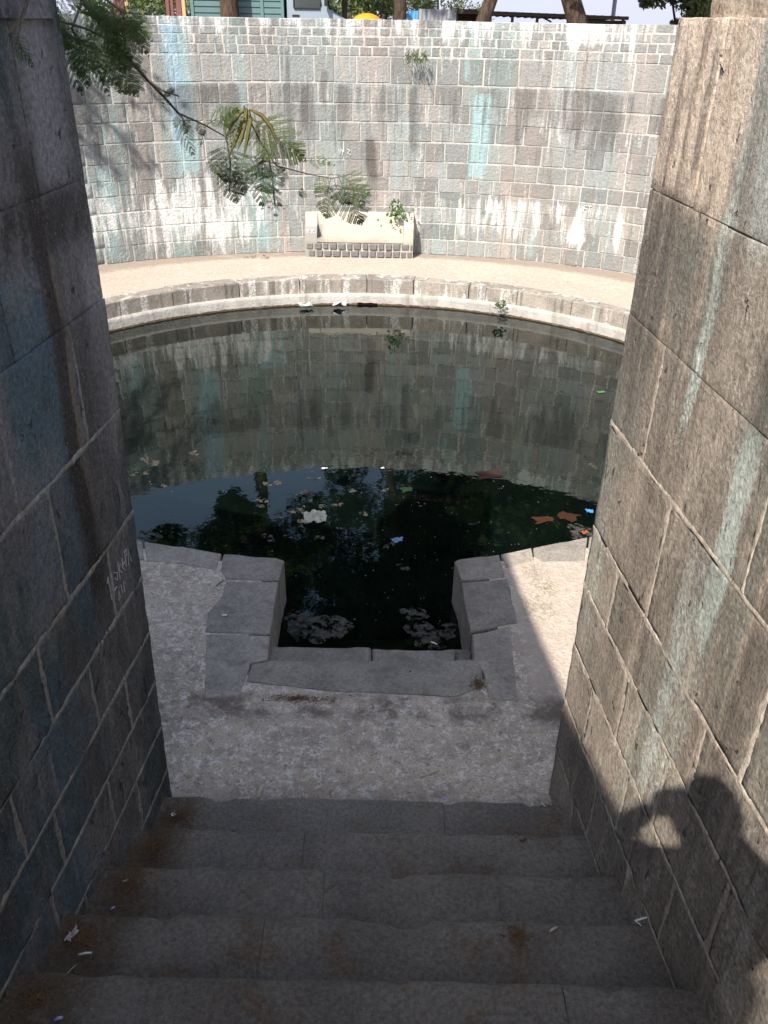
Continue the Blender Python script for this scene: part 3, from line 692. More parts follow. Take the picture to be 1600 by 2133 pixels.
# ------------------------------------------------------------------ staircase
RI, TR, D0 = .17, .33, 2.92
st = emp('staircase', (-.1, D0, ZP)); tag(st, 'flight of worn dark stone steps leading down between the two walls', 'stairs')
rs = random.Random(3)
JT = {0: [.33], 1: [-.34], 2: [-.22, .5], 3: [-.42], 4: [.62], 5: [-.1]}
def step_slab(x0, x1, y1_, y0_, zt, seed, m):
    bm = bmesh.new(); nx = max(4, int((x1-x0)/.035)); prof_ = [(y0_, 0), (y0_+.12, 0), (y0_+.22, 0), (y1_-.06, .0), (y1_-.02, -.002), (y1_-.004, -.012), (y1_, -.035), (y1_-.004, -.10), (y1_-.01, -.24)]
    R = []
    for i in range(nx+1):
        x = x0+(x1-x0)*i/nx; row = []
        for k, (y, dz) in enumerate(prof_):
            e = 1 if k >= 3 else 0; c_ = mn.fractal(Vector((x*5, seed*3.7, 0)), 1, 2, 3)
            chip_ = max(0, mn.noise(Vector((x*7, seed*9.1, 5)))-.25)*.09
            row.append(bm.verts.new((x, y + e*(c_*.011 - chip_*.8), zt+dz + .007*mn.noise(Vector((x*4, y*6, seed))) - .005*abs(mn.noise(Vector((x*11, y*11, seed+3)))) - (chip_*.5 if 3 <= k <= 5 else 0))))
        R.append(row)
    for i in range(nx):
        for k in range(len(prof_)-1): bm.faces.new((R[i][k], R[i+1][k], R[i+1][k+1], R[i][k+1]))
    d = bpy.data.meshes.new('step_slab'); bmesh.ops.recalc_face_normals(bm, faces=bm.faces); bm.to_mesh(d); bm.free(); d.materials.append(m)
    d.polygons.foreach_set('use_smooth', [True]*len(d.polygons)); return d
for k in range(15):
    yn = D0-k*TR; zt = ZP+(k+1)*RI; xl = Lx(yn)-.12; xr = Rx(yn)+.12
    cuts = [xl]+JT.get(k, [rs.uniform(-.6, .5)])+[xr]
    for a, b in zip(cuts[:-1], cuts[1:]):
        ob('step_slab', step_slab(a+.0008, b-.0008, yn+rs.uniform(-.004, .004), yn-TR-.05, zt, k+a, M['stair']), st)
mb = MB()
for k in range(15):
    yn = D0-k*TR; zt = ZP+(k+1)*RI-.02; mb.box((Lx(yn)-.3, yn-TR-.06, zt-RI-.3), (Rx(yn)+.3, yn-.075, zt-.012))
mb.ob('bedding', M['stair'], st)
mb = MB(); mb.box((-3, 1.0, -4.4), (3, 3.4, -3.9)); mb.ob('footing', M['stair'], st)
# drifted dirt in the corners
def mound(name, x, y, z, rx, ry, h, seed, m, label, cat='dirt', bits=0):
    """loose grains and chips thinning out towards the edge"""
    R = random.Random(seed); mb = MB(); n_ = int(60000*rx*ry)+200
    for b in range(n_):
        th = R.random()*6.28; q = abs(R.gauss(0, .52))*(1+.5*N3(math.cos(th)*1.6+seed, math.sin(th)*1.6, seed)); px, py = x+rx*q*math.cos(th), y+ry*q*math.sin(th)
        L_ = R.uniform(.0025, .007) if R.random() < .93 else R.uniform(.007, .02); a = R.random()*6.28; dx, dy = math.cos(a)*L_, math.sin(a)*L_
        zz = z+h*max(0, 1-q)*R.random()*.6+.003; t = R.uniform(.3, .8) if L_ < .007 else .2; k1, k2 = R.uniform(-.3, .6)*L_, R.uniform(-.3, .6)*L_
        mb.add([(px, py, zz), (px+dx, py+dy, zz+k1), (px+dx-dy*t, py+dy+dx*t, zz+k2+.001), (px-dy*t, py+dx*t, zz+.001)], [(0, 1, 2, 3)])
    return tag(mb.ob(name, m, smooth=False), label, cat, kind='stuff')
def on_step(u, v, k): return atz(u, v, ZP+(k+1)*RI)
for i, (u, v, k, rx, ry, h) in enumerate([(375, 1700, 0, .13, .10, .02), (322, 1770, 1, .10, .14, .016), (272, 1835, 2, .10, .13, .016), (172, 1955, 3, .12, .12, .022), (70, 2080, 4, .12, .12, .016)]):
    p = on_step(u, v, k); mound('dirt_drift', p.x, p.y, p.z+.002, rx, ry, h, 20+i, M['dirt'], 'brown sawdust-like dirt drifted against the left wall on a step', bits=160)
p = atz(1000, 1425, ZP+.012); mound('dirt_drift', p.x-.01, p.y, p.z, .07, .10, .008, 40, M['dirt'], 'brown dirt at the right end of the cross slab', bits=90)
p = atz(620, 1455, ZP); mound('dirt_drift', p.x, p.y, p.z, .30, .05, .006, 41, M['dirt'], 'brown dirt along the near edge of the cross slab', bits=60)
p = on_step(1080, 1950, 3); mound('dirt_drift', p.x, p.y, p.z, .05, .07, .008, 42, M['dirt'], 'ochre dirt patch on the right half of a step', bits=60)

# ------------------------------------------------------------------ bench against the far wall
be = emp('bench', (-.52, 14.95, ZP)); tag(be, 'cream plastered masonry bench built against the curved far wall', 'bench')
BX0, BX1, YF, YB = -1.46, .42, 14.82, 15.24
mb = MB(); mb.box((BX0+.21, YF+.012, ZP-.02), (BX1-.17, YB, -3.335)); mb.ob('base', M['far_m'], be)
mb = MB(); mb.box((BX0+.212, YF-.004, -3.345), (BX1-.172, YB-.1, -3.29)); mb.ob('seat', M['plaster'], be)
mb = MB(); pr = [(15.02, -3.292), (15.10, -2.93), (15.14, -2.90), (YB, -2.90), (YB, -3.292)]
mb.v = [(x, y, z) for x in (BX0+.214, BX1-.174) for y, z in pr]; n_ = 5
mb.f = [tuple(range(5)), tuple(range(9, 4, -1))] + [(i, 5+i, 5+(i+1) % 5, (i+1) % 5) for i in range(5)]; mb.ob('backrest', M['plaster'], be)
for x0, x1, ft in ((BX0, BX0+.21, -3.12), (BX1-.17, BX1, -3.02)):
    mb = MB(); pr = [(YF, ZP-.02), (YF, -3.34), (YF+.02, ft-.08), (YF+.06, ft), (15.03, ft+.05), (15.09, -2.91), (YB, -2.89), (YB, ZP-.02)]
    n_ = len(pr); mb.v = [(x, y-.003, z) for x in (x0, x1) for y, z in pr]
    mb.f = [tuple(range(n_)), tuple(range(2*n_-1, n_-1, -1))] + [(i, n_+i, n_+(i+1) % n_, (i+1) % n_) for i in range(n_)]; mb.ob('armrest', M['plaster'], be)
darkb = simple('dark_basalt_brick', (.15, .14, .13), .9, .2, .25, 30, .6)
BBm = [front_block('brick', [0, .12, .5, .88, 1], .04, .006, .010, 80+s, darkb, 3, False, .16) for s in range(6)]
rb = random.Random(9)
for r_, (za, zb) in enumerate(((-3.36, -3.47), (-3.48, -3.60))):
    x = BX0+.02+r_*.03
    while x < BX1-.05:
        w = min(rb.uniform(.11, .165), BX1-x); ob('brick', rb.choice(BBm), be, (x+w/2, YF-.012, (za+zb)/2+rb.uniform(-.004, .004)), (0, rb.uniform(-.03, .03), 0), (w-.024, 1, .098)); x += w
for l_ in ([[(0, .06), (.022, .03), (.044, .06)], [(.022, .03), (.022, 0)]], [[(.085, 0), (.085, .06)], [(.12, .06), (.087, .03), (.125, 0)]]): strokes('painted_letter', l_, M['white'], be, Vector((BX0+.04, YF+.05, -3.20)), Vector((1, 0, 0)), Vector((0, 0, 1)), .010, .035, Vector((0, -1, 0)))

# ------------------------------------------------------------------ foliage
def frond_mesh(name, L=.32, pairs=9, pin=.12, nl=15, ll=.012, lw=.0042, droop=.5, seed=0, m=None):
    r = random.Random(seed); mb = MB()
    def mid(t): return Vector((t*L, 0, -droop*L*t*t*.8))
    mb.tube([mid(t/6) for t in range(7)], [.0022-.0013*t/6 for t in range(7)], 3)
    for k in range(pairs):
        t = .22+.78*k/(pairs-1); b = mid(t); Lp = pin*math.sin(math.pi*min(1, .25+.72*(k+1)/pairs*.9+.1))*r.uniform(.85, 1.1)
        for sg in (-1, 1):
            a = math.radians(r.uniform(48, 62)-22*k/pairs); d = Vector((math.cos(a), sg*math.sin(a), -droop*.55*(t+.25)+r.uniform(-.12, .12))).normalized()
            sag = r.uniform(.1, .35)*droop
            def pp(q): return b + d*(Lp*q) + Vector((0, 0, -sag*Lp*q*q))
            mb.tube([pp(q) for q in (0, .5, 1)], .0007, 3, False)
            side_ = d.cross(Vector((0, 0, 1))).normalized()
            for j in range(nl):
                q = (j+.7)/nl; c0 = pp(q); l_ = ll*(1-.35*abs(q-.45))*r.uniform(.9, 1.1)
                for s2 in (-1, 1):
                    e = (side_*s2*.9 + d*.42 + Vector((0, 0, r.uniform(-.45, .15)))).normalized(); w_ = d*lw*.5
                    mb.add([c0-w_*.5, c0+e*l_*.5-w_, c0+e*l_, c0+e*l_*.5+w_], [(0, 1, 2, 3)])
    return mb.mesh(name, m)
FR = [frond_mesh('leaf', .30, 9, .125, 18, .0130, .0056, dr, 10+i, M['leaf']) for i, dr in enumerate((.35, .6, .9, 1.2))]
FRS = [frond_mesh('leaf', .17, 6, .07, 10, .0145, .0060, dr, 30+i, M['leaf']) for i, dr in enumerate((.5, 1.1))]
FRD = [frond_mesh('leaf', .16, 4, .05, 9, .010, .0035, 1.4, 40, M['leafd'])]
tree = emp('overhanging_tree', (-3.6, 1.9, -1.0)); tag(tree, 'leaning tree whose feathery leafy branch with seed pods hangs over the left wall', 'tree')
def bpts(l): return [aty(u, v, y) for u, v, y in l]
mainb = bpts([(60, -330, 3.0), (120, -120, 3.3), (172, 0, 3.55), (240, 90, 3.75), (300, 158, 3.95), (340, 200, 4.1), (372, 236, 4.25)])
mb = MB(); tp = [Vector((-3.6, 1.9, -1.1)), Vector((-3.5, 1.9, .3)), Vector((-3.2, 2.1, 1.6)), Vector((-2.4, 2.6, 2.2))]
mb.tube(tp+[mainb[0]], [.13, .11, .085, .06, .028], 10); mb.ob('trunk', M['bark'], tree, True)
br = MB().tube(mainb, [.022, .014, .010, .0085, .0072, .0062, .005], 7).ob('branch', M['twig'], tree, True)
sub = [[(372, 236, 4.25), (430, 262, 4.35), (470, 285, 4.4), (500, 262, 4.45), (510, 232, 4.45)], [(470, 280, 4.4), (480, 340, 4.4), (478, 400, 4.4)],
       [(515, 240, 4.45), (545, 300, 4.5), (575, 345, 4.55), (640, 362, 4.6), (690, 372, 4.62), (735, 362, 4.65)], [(560, 330, 4.55), (568, 380, 4.55), (572, 425, 4.55)],
       [(372, 236, 4.25), (380, 246, 4.2), (385, 262, 4.2)], [(300, 158, 3.95), (340, 190, 4.0), (372, 200, 4.0)]]
for s_ in sub: MB().tube(bpts(s_), [.005-.0008*i for i in range(len(s_))], 5).ob('twig', M['twig'], br, True)
for s_ in ([(172, 0, 3.55), (120, -30, 3.2), (60, -20, 2.7), (35, 90, 2.55)], [(62, -10, 2.7), (45, 40, 2.65), (20, 75, 2.6)], [(240, 90, 3.75), (180, 60, 3.4), (110, 40, 3.2)],
           [(205, 45, 3.65), (250, 40, 3.8), (262, 100, 3.9)], [(160, -20, 3.5), (210, -10, 3.7), (260, 30, 3.9)], [(172, 0, 3.55), (150, 60, 3.3), (170, 100, 3.4)]):
    MB().tube(bpts(s_), [.005-.0008*i for i in range(len(s_))], 5).ob('twig', M['twig'], br, True)
rf = random.Random(4)
def frond(u0, v0, u1, v1, y, meshes, s=1.0, base=.30, parent=None):
    a = aty(u0, v0, y); b = aty(u1, v1, y+rf.uniform(-.12, .12)); d = (b-a); L_ = d.length/base*s; d.normalize()
    up = Vector((rf.uniform(-.4, .4), -1.0, rf.uniform(.0, .9))); z_ = (up - d*up.dot(d)).normalized(); y_ = z_.cross(d)
    m_ = Matrix(((d.x, y_.x, z_.x), (d.y, y_.y, z_.y), (d.z, y_.z, z_.z))).to_4x4()
    o = ob('leaf', rf.choice(meshes), parent or br, a, m_.to_euler(), (L_,)*3); return o
# (base px, tip px, depth)
for q in [(512, 236, 622, 330, 4.45), (520, 240, 600, 305, 4.5), (505, 262, 438, 250, 4.4), (460, 265, 492, 246, 4.5), (440, 330, 436, 395, 4.35), (478, 375, 488, 432, 4.38), (455, 300, 446, 345, 4.35), (545, 315, 492, 372, 4.45),
          (550, 318, 528, 405, 4.5), (548, 325, 540, 438, 4.55), (470, 330, 482, 425, 4.45), (372, 238, 388, 285, 4.25), (690, 368, 664, 458, 4.62), (705, 366, 748, 478, 4.65), (700, 362, 764, 392, 4.65), (695, 368, 712, 452, 4.6), (715, 362, 760, 425, 4.7), (690, 362, 655, 395, 4.62),
          (430, 262, 408, 288, 4.3), (548, 300, 560, 360, 4.5), (480, 290, 500, 400, 4.42), (500, 240, 470, 300, 4.5), (530, 240, 560, 330, 4.42), (470, 285, 455, 380, 4.4), (545, 318, 560, 400, 4.48)]:
    frond(*q, FR)
for q in [(372, 238, 362, 262, 4.25), (380, 244, 402, 280, 4.25), (410, 250, 425, 285, 4.3), (640, 335, 660, 322, 4.6), (575, 350, 600, 368, 4.55), (600, 355, 585, 375, 4.55), (640, 395, 618, 410, 4.6),
          (455, 260, 470, 235, 4.4), (340, 185, 372, 215, 4.0), (430, 262, 455, 232, 4.35), (330, 185, 350, 200, 4.05)]: frond(*q, FRS, 1.0, .17)
for q in [(572, 380, 562, 440, 4.55), (573, 400, 575, 455, 4.55), (572, 415, 568, 462, 4.55), (560, 400, 555, 430, 4.55)]: frond(*q, FRD, 1.0, .16)
# dense upper left spray
for k in range(30):
    u = rf.uniform(105, 255); v = rf.uniform(-60, 60); y = rf.uniform(3.0, 3.9)
    if u < 130: y = min(y, 3.1)
    frond(u, v, u+rf.uniform(-40, 45), v+rf.uniform(75, 125), y, FR)
for q in [(260, 20, 290, 110, 3.9), (250, 10, 300, 60, 3.9), (200, 80, 240, 200, 3.7), (215, 90, 275, 200, 3.75), (160, 60, 175, 170, 3.3), (140, 60, 130, 180, 3.15), (220, 80, 230, 185, 3.7), (180, 90, 205, 160, 3.5), (45, 88, 20, 120, 2.6), (28, 80, 42, 122, 2.6), (235, 95, 285, 160, 3.8), (262, 100, 262, 240, 3.95), (10, 60, 35, 110, 2.6)]:
    frond(*q, FR if q[1] < 85 or q[0] > 150 else FRS, .9)
# seed pods
def pod(l, w):
    P = bpts(l); mb = MB(); n_ = len(P)
    for i, p in enumerate(P):
        d = (P[min(i+1, n_-1)]-P[max(i-1, 0)]).normalized(); s_ = d.cross(Vector((0, -1, .2))).normalized()*(w*.5*math.sin(math.pi*(.12+.82*i/(n_-1)))); nn = Vector((0, -.0018, 0))
        mb.v += [p-s_, p+nn, p+s_, p-nn]
    mb.f = [(i*4+k, i*4+(k+1) % 4, i*4+4+(k+1) % 4, i*4+4+k) for i in range(n_-1) for k in range(4)]
    mb.ob('seed_pod', M['pod'], br, True)
for l in ([(512, 228, 4.4), (505, 255, 4.38), (492, 290, 4.38), (478, 325, 4.38)], [(514, 228, 4.4), (512, 250, 4.36), (503, 290, 4.36), (495, 312, 4.36)], [(518, 228, 4.4), (522, 250, 4.35), (515, 290, 4.35), (508, 328, 4.35)],
          [(516, 226, 4.42), (500, 235, 4.38), (485, 255, 4.38), (470, 285, 4.38)], [(520, 228, 4.4), (545, 240, 4.4), (565, 265, 4.4), (578, 300, 4.4)]): pod(l, .022)

def leaf_cloud(centres, rad, n, size, seed, flat=.75, aspect=.5):
    r = np.random.default_rng(seed); K = len(centres); idx = r.integers(0, K, n); c = np.array(centres)[idx]; R_ = np.array(rad)[idx]
    d = r.normal(size=(n, 3)); d /= np.linalg.norm(d, axis=1)[:, None]; q = r.random(n)**(1/2.2)
    P = c + d*(R_*q)[:, None]*np.array([1, 1, flat]); a = r.normal(size=(n, 3)); a /= np.linalg.norm(a, axis=1)[:, None]
    b = np.cross(a, r.normal(size=(n, 3))); b /= np.linalg.norm(b, axis=1)[:, None]; s_ = size*r.uniform(.6, 1.3, n)[:, None]
    V = np.stack([P-a*s_*.5, P+b*s_*aspect*.5, P+a*s_*.5, P-b*s_*aspect*.5], 1).reshape(-1, 3)
    return V
def cloud_obj(name, V, m, parent):
    n = len(V)//4; d = bpy.data.meshes.new(name); d.vertices.add(len(V)); d.vertices.foreach_set('co', V.ravel()); d.loops.add(n*4); d.loops.foreach_set('vertex_index', np.arange(n*4))
    d.polygons.add(n); d.polygons.foreach_set('loop_start', np.arange(n)*4); d.polygons.foreach_set('loop_total', np.full(n, 4)); d.update(); d.materials.append(m)
    a = d.attributes.new('rnd', 'FLOAT', 'POINT'); rv = np.repeat(np.random.default_rng(len(V)).random(n)*.9, 4); a.data.foreach_set('value', rv); return ob(name, d, parent)
def make_tree(x, y, h0, H, R_, label, seed, n=9000, trunk_r=.28, leanx=0, leany=0, size=.22, m='crown', nclump=34, base=-1.0, group=None, cx=0, sq=.75):
    r = random.Random(seed); e = emp('tree', (x, y, base)); tag(e, label, 'tree', group)
    top = Vector((x+leanx, y+leany, h0)); mb = MB()
    pts = [Vector((x, y, base-.1)), Vector((x+leanx*.15, y, base+.5)), Vector((x+leanx*.5, y+leany*.5, base+(h0-base)*.5)), top, top+Vector((cx*.3, 0, (H-h0)*.4))]
    mb.tube(pts, [trunk_r*1.35, trunk_r, trunk_r*.85, trunk_r*.7, trunk_r*.35], 10)
    cen = []; rad = []
    for k in range(nclump):
        while 1:
            d = Vector((r.uniform(-1, 1), r.uniform(-1, 1), r.uniform(-1, 1)))
            if .35 < d.length < 1: break
        c_ = Vector((x+leanx+cx, y+leany, (h0+H)/2)) + Vector((d.x*R_, d.y*R_, d.z*(H-h0)/2)); cen.append(tuple(c_)); rad.append(r.uniform(.16, .30)*R_)
        if k % 4 == 0:
            m_ = top.lerp(c_, .5)+Vector((0, 0, .3)); mb.tube([top+Vector((0, 0, r.uniform(0, (H-h0)*.25))), m_, c_], [trunk_r*.35, trunk_r*.2, trunk_r*.06], 5)
    mb.ob('trunk', M['bark'], e, True); cloud_obj('crown', leaf_cloud(cen, rad, n, size, seed, sq), M[m], e); return e
def xy(u, y): p = aty(u, 50, y); return p.x
make_tree(xy(480, 18.5), 18.5, 2.9, 9.5, 2.5, 'straight brown trunk in front of the parked truck box', 1, 14000, .19, cx=-.9, size=.26, nclump=40)
make_tree(xy(833, 19.0), 19.0, 2.2, 17, 5.0, 'dark straight trunk beside the blue shed panel', 2, 34000, .14, cx=2.4, size=.34, nclump=80)
make_tree(xy(970, 20.0), 20.0, 2.4, 16, 4.8, 'brown trunk leaning right in front of the corrugated shed wall', 3, 30000, .16, leanx=1.2, size=.34, nclump=76)
make_tree(xy(1252, 19.5), 19.5, 2.4, 13, 4.2, 'thick dark trunk leaning left at the right end of the shed roof', 4, 26000, .21, leanx=-1.6, cx=1.0, size=.32, nclump=66)
make_tree(xy(718, 21.0), 21.0, 3.5, 10, 2.6, 'thin dark trunk behind the front of the truck', 5, 8000, .06)
make_tree(xy(1432, 24), 24, -.9, 4.2, 1.25, 'bushy green tree beside the right gate post', 6, 16000, .12, size=.13, m='crown2', nclump=60)
make_tree(xy(1020, 20.6), 20.6, .3, 5.5, 1.0, 'slender dark leafy sapling between shed wall and roof posts', 7, 3000, .05, size=.15, cx=.4)
# tree to the left of the well, throws dappled shade on the far wall
make_tree(-8.2, 10.6, 2.4, 6.0, 1.35, 'spreading tree left of the well shading the far wall', 8, 1500, .16, size=.13, leanx=1.3)
make_tree(-12, 16, 3, 11, 3.2, 'leafy tree beyond the well to the far left', 9, 9000, .2)
for i, (u, y, r_, h, m_, lab) in enumerate([(290, 27, 1.9, 3.2, 'crown2', 'pale green bush behind the red and yellow fence bars'), (395, 30, 2.0, 3.4, 'crown', 'dark green bush behind the truck box'), (590, 31, 2.6, 3.6, 'crown2', 'light green bush behind the truck cab'),
                                    (760, 28, 1.8, 2.9, 'crown2', 'yellow green bush behind the orange dome'), (800, 33, 1.6, 3.8, 'crown', 'dark bush left of the blue shed panel'), (905, 36, 1.8, 3.6, 'crown2', 'pale bush rising behind the corrugated shed wall'), (690, 34, 2.2, 3.2, 'crown', 'dark bush between truck cab and orange dome'), (200, 30, 2.4, 3.6, 'crown', 'dark bush at the far left behind the wall')]):
    r = random.Random(60+i); e = emp('bush', (xy(u, y), y, -1)); tag(e, lab, 'bush')
    cen = [(xy(u, y)+r.uniform(-r_, r_), y+r.uniform(-.8, .8), -1+r.uniform(.3, h)) for k in range(22)]; rad = [r.uniform(.35, .75) for k in range(22)]
    cloud_obj('foliage', leaf_cloud(cen, rad, 6000, .13, 70+i, .8), M[m_], e)
    MB().tube([(xy(u, y), y, -1.1), (xy(u, y)+.1, y, .4), (xy(u, y), y, h-1.6)], [.06, .05, .02], 6).ob('stem', M['bark'], e, True)

# weeds on the masonry
def weed(name, u, v, y, n, L_, w_, label, seed, m, hang=-1.0, spread=.16, cat='plant', stems=5):
    r = random.Random(seed); P = aty(u, v, y); e = emp(name, P); tag(e, label, cat); mb = MB()
    for s_ in range(stems):
        q = P+Vector((r.uniform(-spread, spread)*.5, -.06, 0)); mb.tube([q+Vector((0, .08, 0)), q+Vector((r.uniform(-.04, .04), -.03, hang*.05)), q+Vector((r.uniform(-spread, spread), -.06, hang*spread))], [.004, .003, .001], 4)
    mb.ob('stem', M['twig'], e)
    for i in range(n):
        b = P + Vector((r.gauss(0, spread*.55), -.05-abs(r.gauss(0, .05)), r.gauss(0, spread*.38)+hang*spread*.25)); d = Vector((r.uniform(-1, 1), r.uniform(-1, .1), hang*r.uniform(.1, 1.1))).normalized(); s_ = d.cross(Vector((r.uniform(-.4, .4), 1, .3))).normalized()
        l_ = L_*r.uniform(.6, 1.2); ww = w_*r.uniform(.7, 1.1)
        V = [b, b+d*l_*.35+s_*ww*.5, b+d*l_+Vector((0, 0, hang*l_*.1)), b+d*l_*.35-s_*ww*.5, b+d*l_*.5+Vector((0, -ww*.18, 0))]
        ob('leaf', me('leaf', V, [(0, 1, 4), (1, 2, 4), (2, 3, 4), (3, 0, 4)], m), e)
    return e
weed('leafy_weed', 828, 434, 15.02, 90, .065, .05, 'round leaved green weed growing over the right end of the bench back', 1, M['bush'], -.5, .20)
weed('grassy_weed', 866, 108, 15.05, 80, .17, .012, 'grassy green tuft hanging from the parapet bricks', 2, M['leaf'], -1.0, .15)
weed('leafy_weed', 1041, 634, 12.82, 34, .07, .032, 'small green weed on the pool rim just above the water', 3, M['bush'], .4, .09)
# dry grass on the sunlit corner
mb = MB(); r = random.Random(8)
for cxp, cyp, n_ in ((1108, 1190, 60), (1128, 1215, 60), (1108, 1258, 90), (1135, 1275, 40), (1145, 1232, 50)):
    for k in range(n_):
        p = atz(cxp+r.gauss(0, 13), cyp+r.gauss(0, 12), ZP+.015); a = r.random()*6.28; l_ = r.uniform(.02, .07); d = Vector((math.cos(a)*l_, math.sin(a)*l_, r.uniform(0, .018))); w_ = Vector((-d.y, d.x, 0)).normalized()*.0012
        mb.add([p-w_, p+w_, p+d+Vector((0, 0, .002))], [(0, 1, 2)])
tag(mb.ob('dry_grass', simple('dry_grass', (.24, .21, .10), .8, .2, .3, 20, 0)), 'dry grass wisps on the sunlit corner of the platform', 'grass', kind='stuff')

# ------------------------------------------------------------------ floating things
scum_m = G('scum', .85, .3); scum_m = scum_m.done(scum_m.col(scum_m.ss(scum_m.noise(scum_m.p, 30, 4), .35, .65), (.022, .021, .017), (.07, .064, .052)), scum_m.bump(scum_m.noise(scum_m.p, 60, 4), .8, .01))
nt_ = scum_m.node_tree; g_ = G.__new__(G); g_.nt = nt_; geo_ = nt_.nodes.new('ShaderNodeNewGeometry'); tr_ = nt_.nodes.new('ShaderNodeBsdfTransparent'); mx_ = nt_.nodes.new('ShaderNodeMixShader')
al_ = g_.ss(g_.noise(geo_.outputs['Position'], 16, 6, .7), .43, .53)
pb_ = next(n for n in nt_.nodes if n.type == 'BSDF_PRINCIPLED'); ou_ = next(n for n in nt_.nodes if n.type == 'OUTPUT_MATERIAL')
nt_.links.new(al_, mx_.inputs[0]); nt_.links.new(tr_.outputs[0], mx_.inputs[1]); nt_.links.new(pb_.outputs[0], mx_.inputs[2]); nt_.links.new(mx_.outputs[0], ou_.inputs[0])
def blob(mb, p, rx, ry, seed, z=0.004, n_=22):
    c0 = len(mb.v); mb.v.append((p.x, p.y, ZW+z+.003))
    for rr2 in (.8, 1.0):
        for k in range(n_):
            th = 2*math.pi*k/n_; q = rr2*(1+.55*mn.fractal(Vector((math.cos(th)*1.3+seed, math.sin(th)*1.3, seed*.7)), 1, 2, 3)); mb.v.append((p.x+rx*q*math.cos(th), p.y+ry*q*math.sin(th), ZW+(z if rr2 < 1 else -.002)))
    mb.f += [(c0, c0+1+k, c0+1+(k+1) % n_) for k in range(n_)] + [(c0+1+k, c0+1+n_+k, c0+1+n_+(k+1) % n_, c0+1+(k+1) % n_) for k in range(n_)]
for i, (u, v, w, h, lab) in enumerate([(662, 1312, 62, 27, 'large raft of grey scum in the left corner of the notch'), (905, 1322, 45, 26, 'raft of grey scum in the right corner of the notch'), (862, 1279, 27, 13, 'small oval scum patch just beyond the right notch raft'),
    (620, 1288, 22, 14, 'scum patch joined to the far side of the left notch raft'), (312, 1118, 28, 11, 'scum patch against the left rim beside the sky reflection'), (1208, 1108, 26, 18, 'dark scum patch beside the right wall near the orange leaf')]):
    mb = MB(); p = atz(u, v, ZW); s_ = p.length/F_PX; blob(mb, p, w*s_, h*s_*1.75, i*2.3+1, .008, 40); tag(mb.ob('floating_scum', scum_m), lab, 'scum')
mb = MB(); r = random.Random(12)
spots = [(655, 1027, 22), (612, 1062, 24), (640, 1040, 14), (560, 1005, 16), (651, 995, 12), (700, 1053, 18), (732, 1022, 13), (545, 1045, 18), (600, 1120, 20), (548, 1118, 14), (793, 1137, 22), (846, 1183, 16), (668, 1117, 14), (762, 1070, 10), (985, 1088, 14), (880, 1050, 10), (700, 1100, 10), (628, 1100, 16), (580, 1075, 12), (741, 990, 10), (430, 1100, 12), (300, 960, 24), (400, 945, 20), (290, 985, 20), (330, 1010, 14), (650, 1085, 24), (1240, 968, 14), (810, 1022, 9)]
for u, v, w in spots:
    p = atz(u, v, ZW); s_ = p.length/F_PX
    for k in range(3):
        q = atz(u+r.gauss(0, w*.7), v+r.gauss(0, w*.2), ZW); blob(mb, q, w*s_*r.uniform(.25, .6), w*s_*r.uniform(.25, .6), r.random()*90, .004, 14)
tag(mb.ob('scum_flecks', scum_m), 'scattered grey flakes of scum floating over the reflected trees', 'scum', kind='stuff')
mb = MB()
for k in range(300):
    u, v = r.uniform(250, 1230), 960+r.random()**.8*380
    p = atz(u, v, ZW)
    if p.x < -4.5 or (p.y < 5.6 and abs(p.x+.1) > .6) or p.y < 4.6: continue
    s_ = r.uniform(.002, .007)*r.random()+.002; a = r.random()*3
    mb.add([(p.x+s_*math.cos(a+q), p.y+s_*math.sin(a+q), ZW+.003) for q in (0, 1.6, 3.1, 4.7)], [(0, 1, 2, 3)])
tag(mb.ob('floating_specks', simple('pale_specks', (.17, .165, .13), .8, .2, .3, 20, 0)), 'tiny pale specks of debris floating on the pool', 'debris', kind='stuff')

def scrap(name, p, lx, ly, rot, label, col_, cat, h=.012, seed=0, fold=.4, n_=9, m=None, rough=.5):
    mb = MB(); 
    for j in range(n_):
        for i in range(n_):
            a, b = (i/(n_-1)-.5), (j/(n_-1)-.5); k_ = 1+.35*N3(a*3, b*3, seed+2.0)
            ed_ = 1+.35*N3(math.atan2(a, b+1e-6)*1.7, seed*3.3, 2)+.2*N3(a*9, b*9, seed); x, y = a*lx*k_*ed_, b*ly*k_*ed_; z = h*(.35+1.6*abs(N3(a*5+seed, b*5, seed))+.7*abs(N3(a*13, b*13, seed+5))); mb.v.append((p.x+x*math.cos(rot)-y*math.sin(rot), p.y+x*math.sin(rot)+y*math.cos(rot), p.z+z+.002))
    mb.f = [(j*n_+i, j*n_+i+1, (j+1)*n_+i+1, (j+1)*n_+i) for j in range(n_-1) for i in range(n_-1)]
    o = mb.ob(name, m or simple(name+'_mat', col_, .9, .08, .25, 30, 0)); tag(o, label, cat); return o
scrap('plastic_bag', atz(655, 1080, ZW), .20, .17, .3, 'crumpled white plastic bag floating among the scum', (.08, .085, .085), 'bag', .03, 1, n_=9)
scrap('wrapper', atz(827, 1127, ZW), .085, .07, .5, 'small blue and white wrapper floating right of the plastic bag', (.16, .27, .40), 'wrapper', .015, 2)
scrap('wrapper', atz(1228, 1068, ZW), .07, .06, 0, 'bright blue wrapper floating against the right wall edge', (.07, .22, .5), 'wrapper', .02, 3)
scrap('wrapper', atz(707, 640, ZW), .22, .14, .1, 'crumpled white wrapper beside the dark opening in the far rim', (.62, .60, .62), 'wrapper', .07, 4, n_=7)
scrap('plastic_bottle_scrap', atz(638, 642, ZW), .20, .12, .4, 'pale green and white plastic scrap at the far rim waterline', (.52, .62, .55), 'plastic scrap', .06, 5, n_=7)
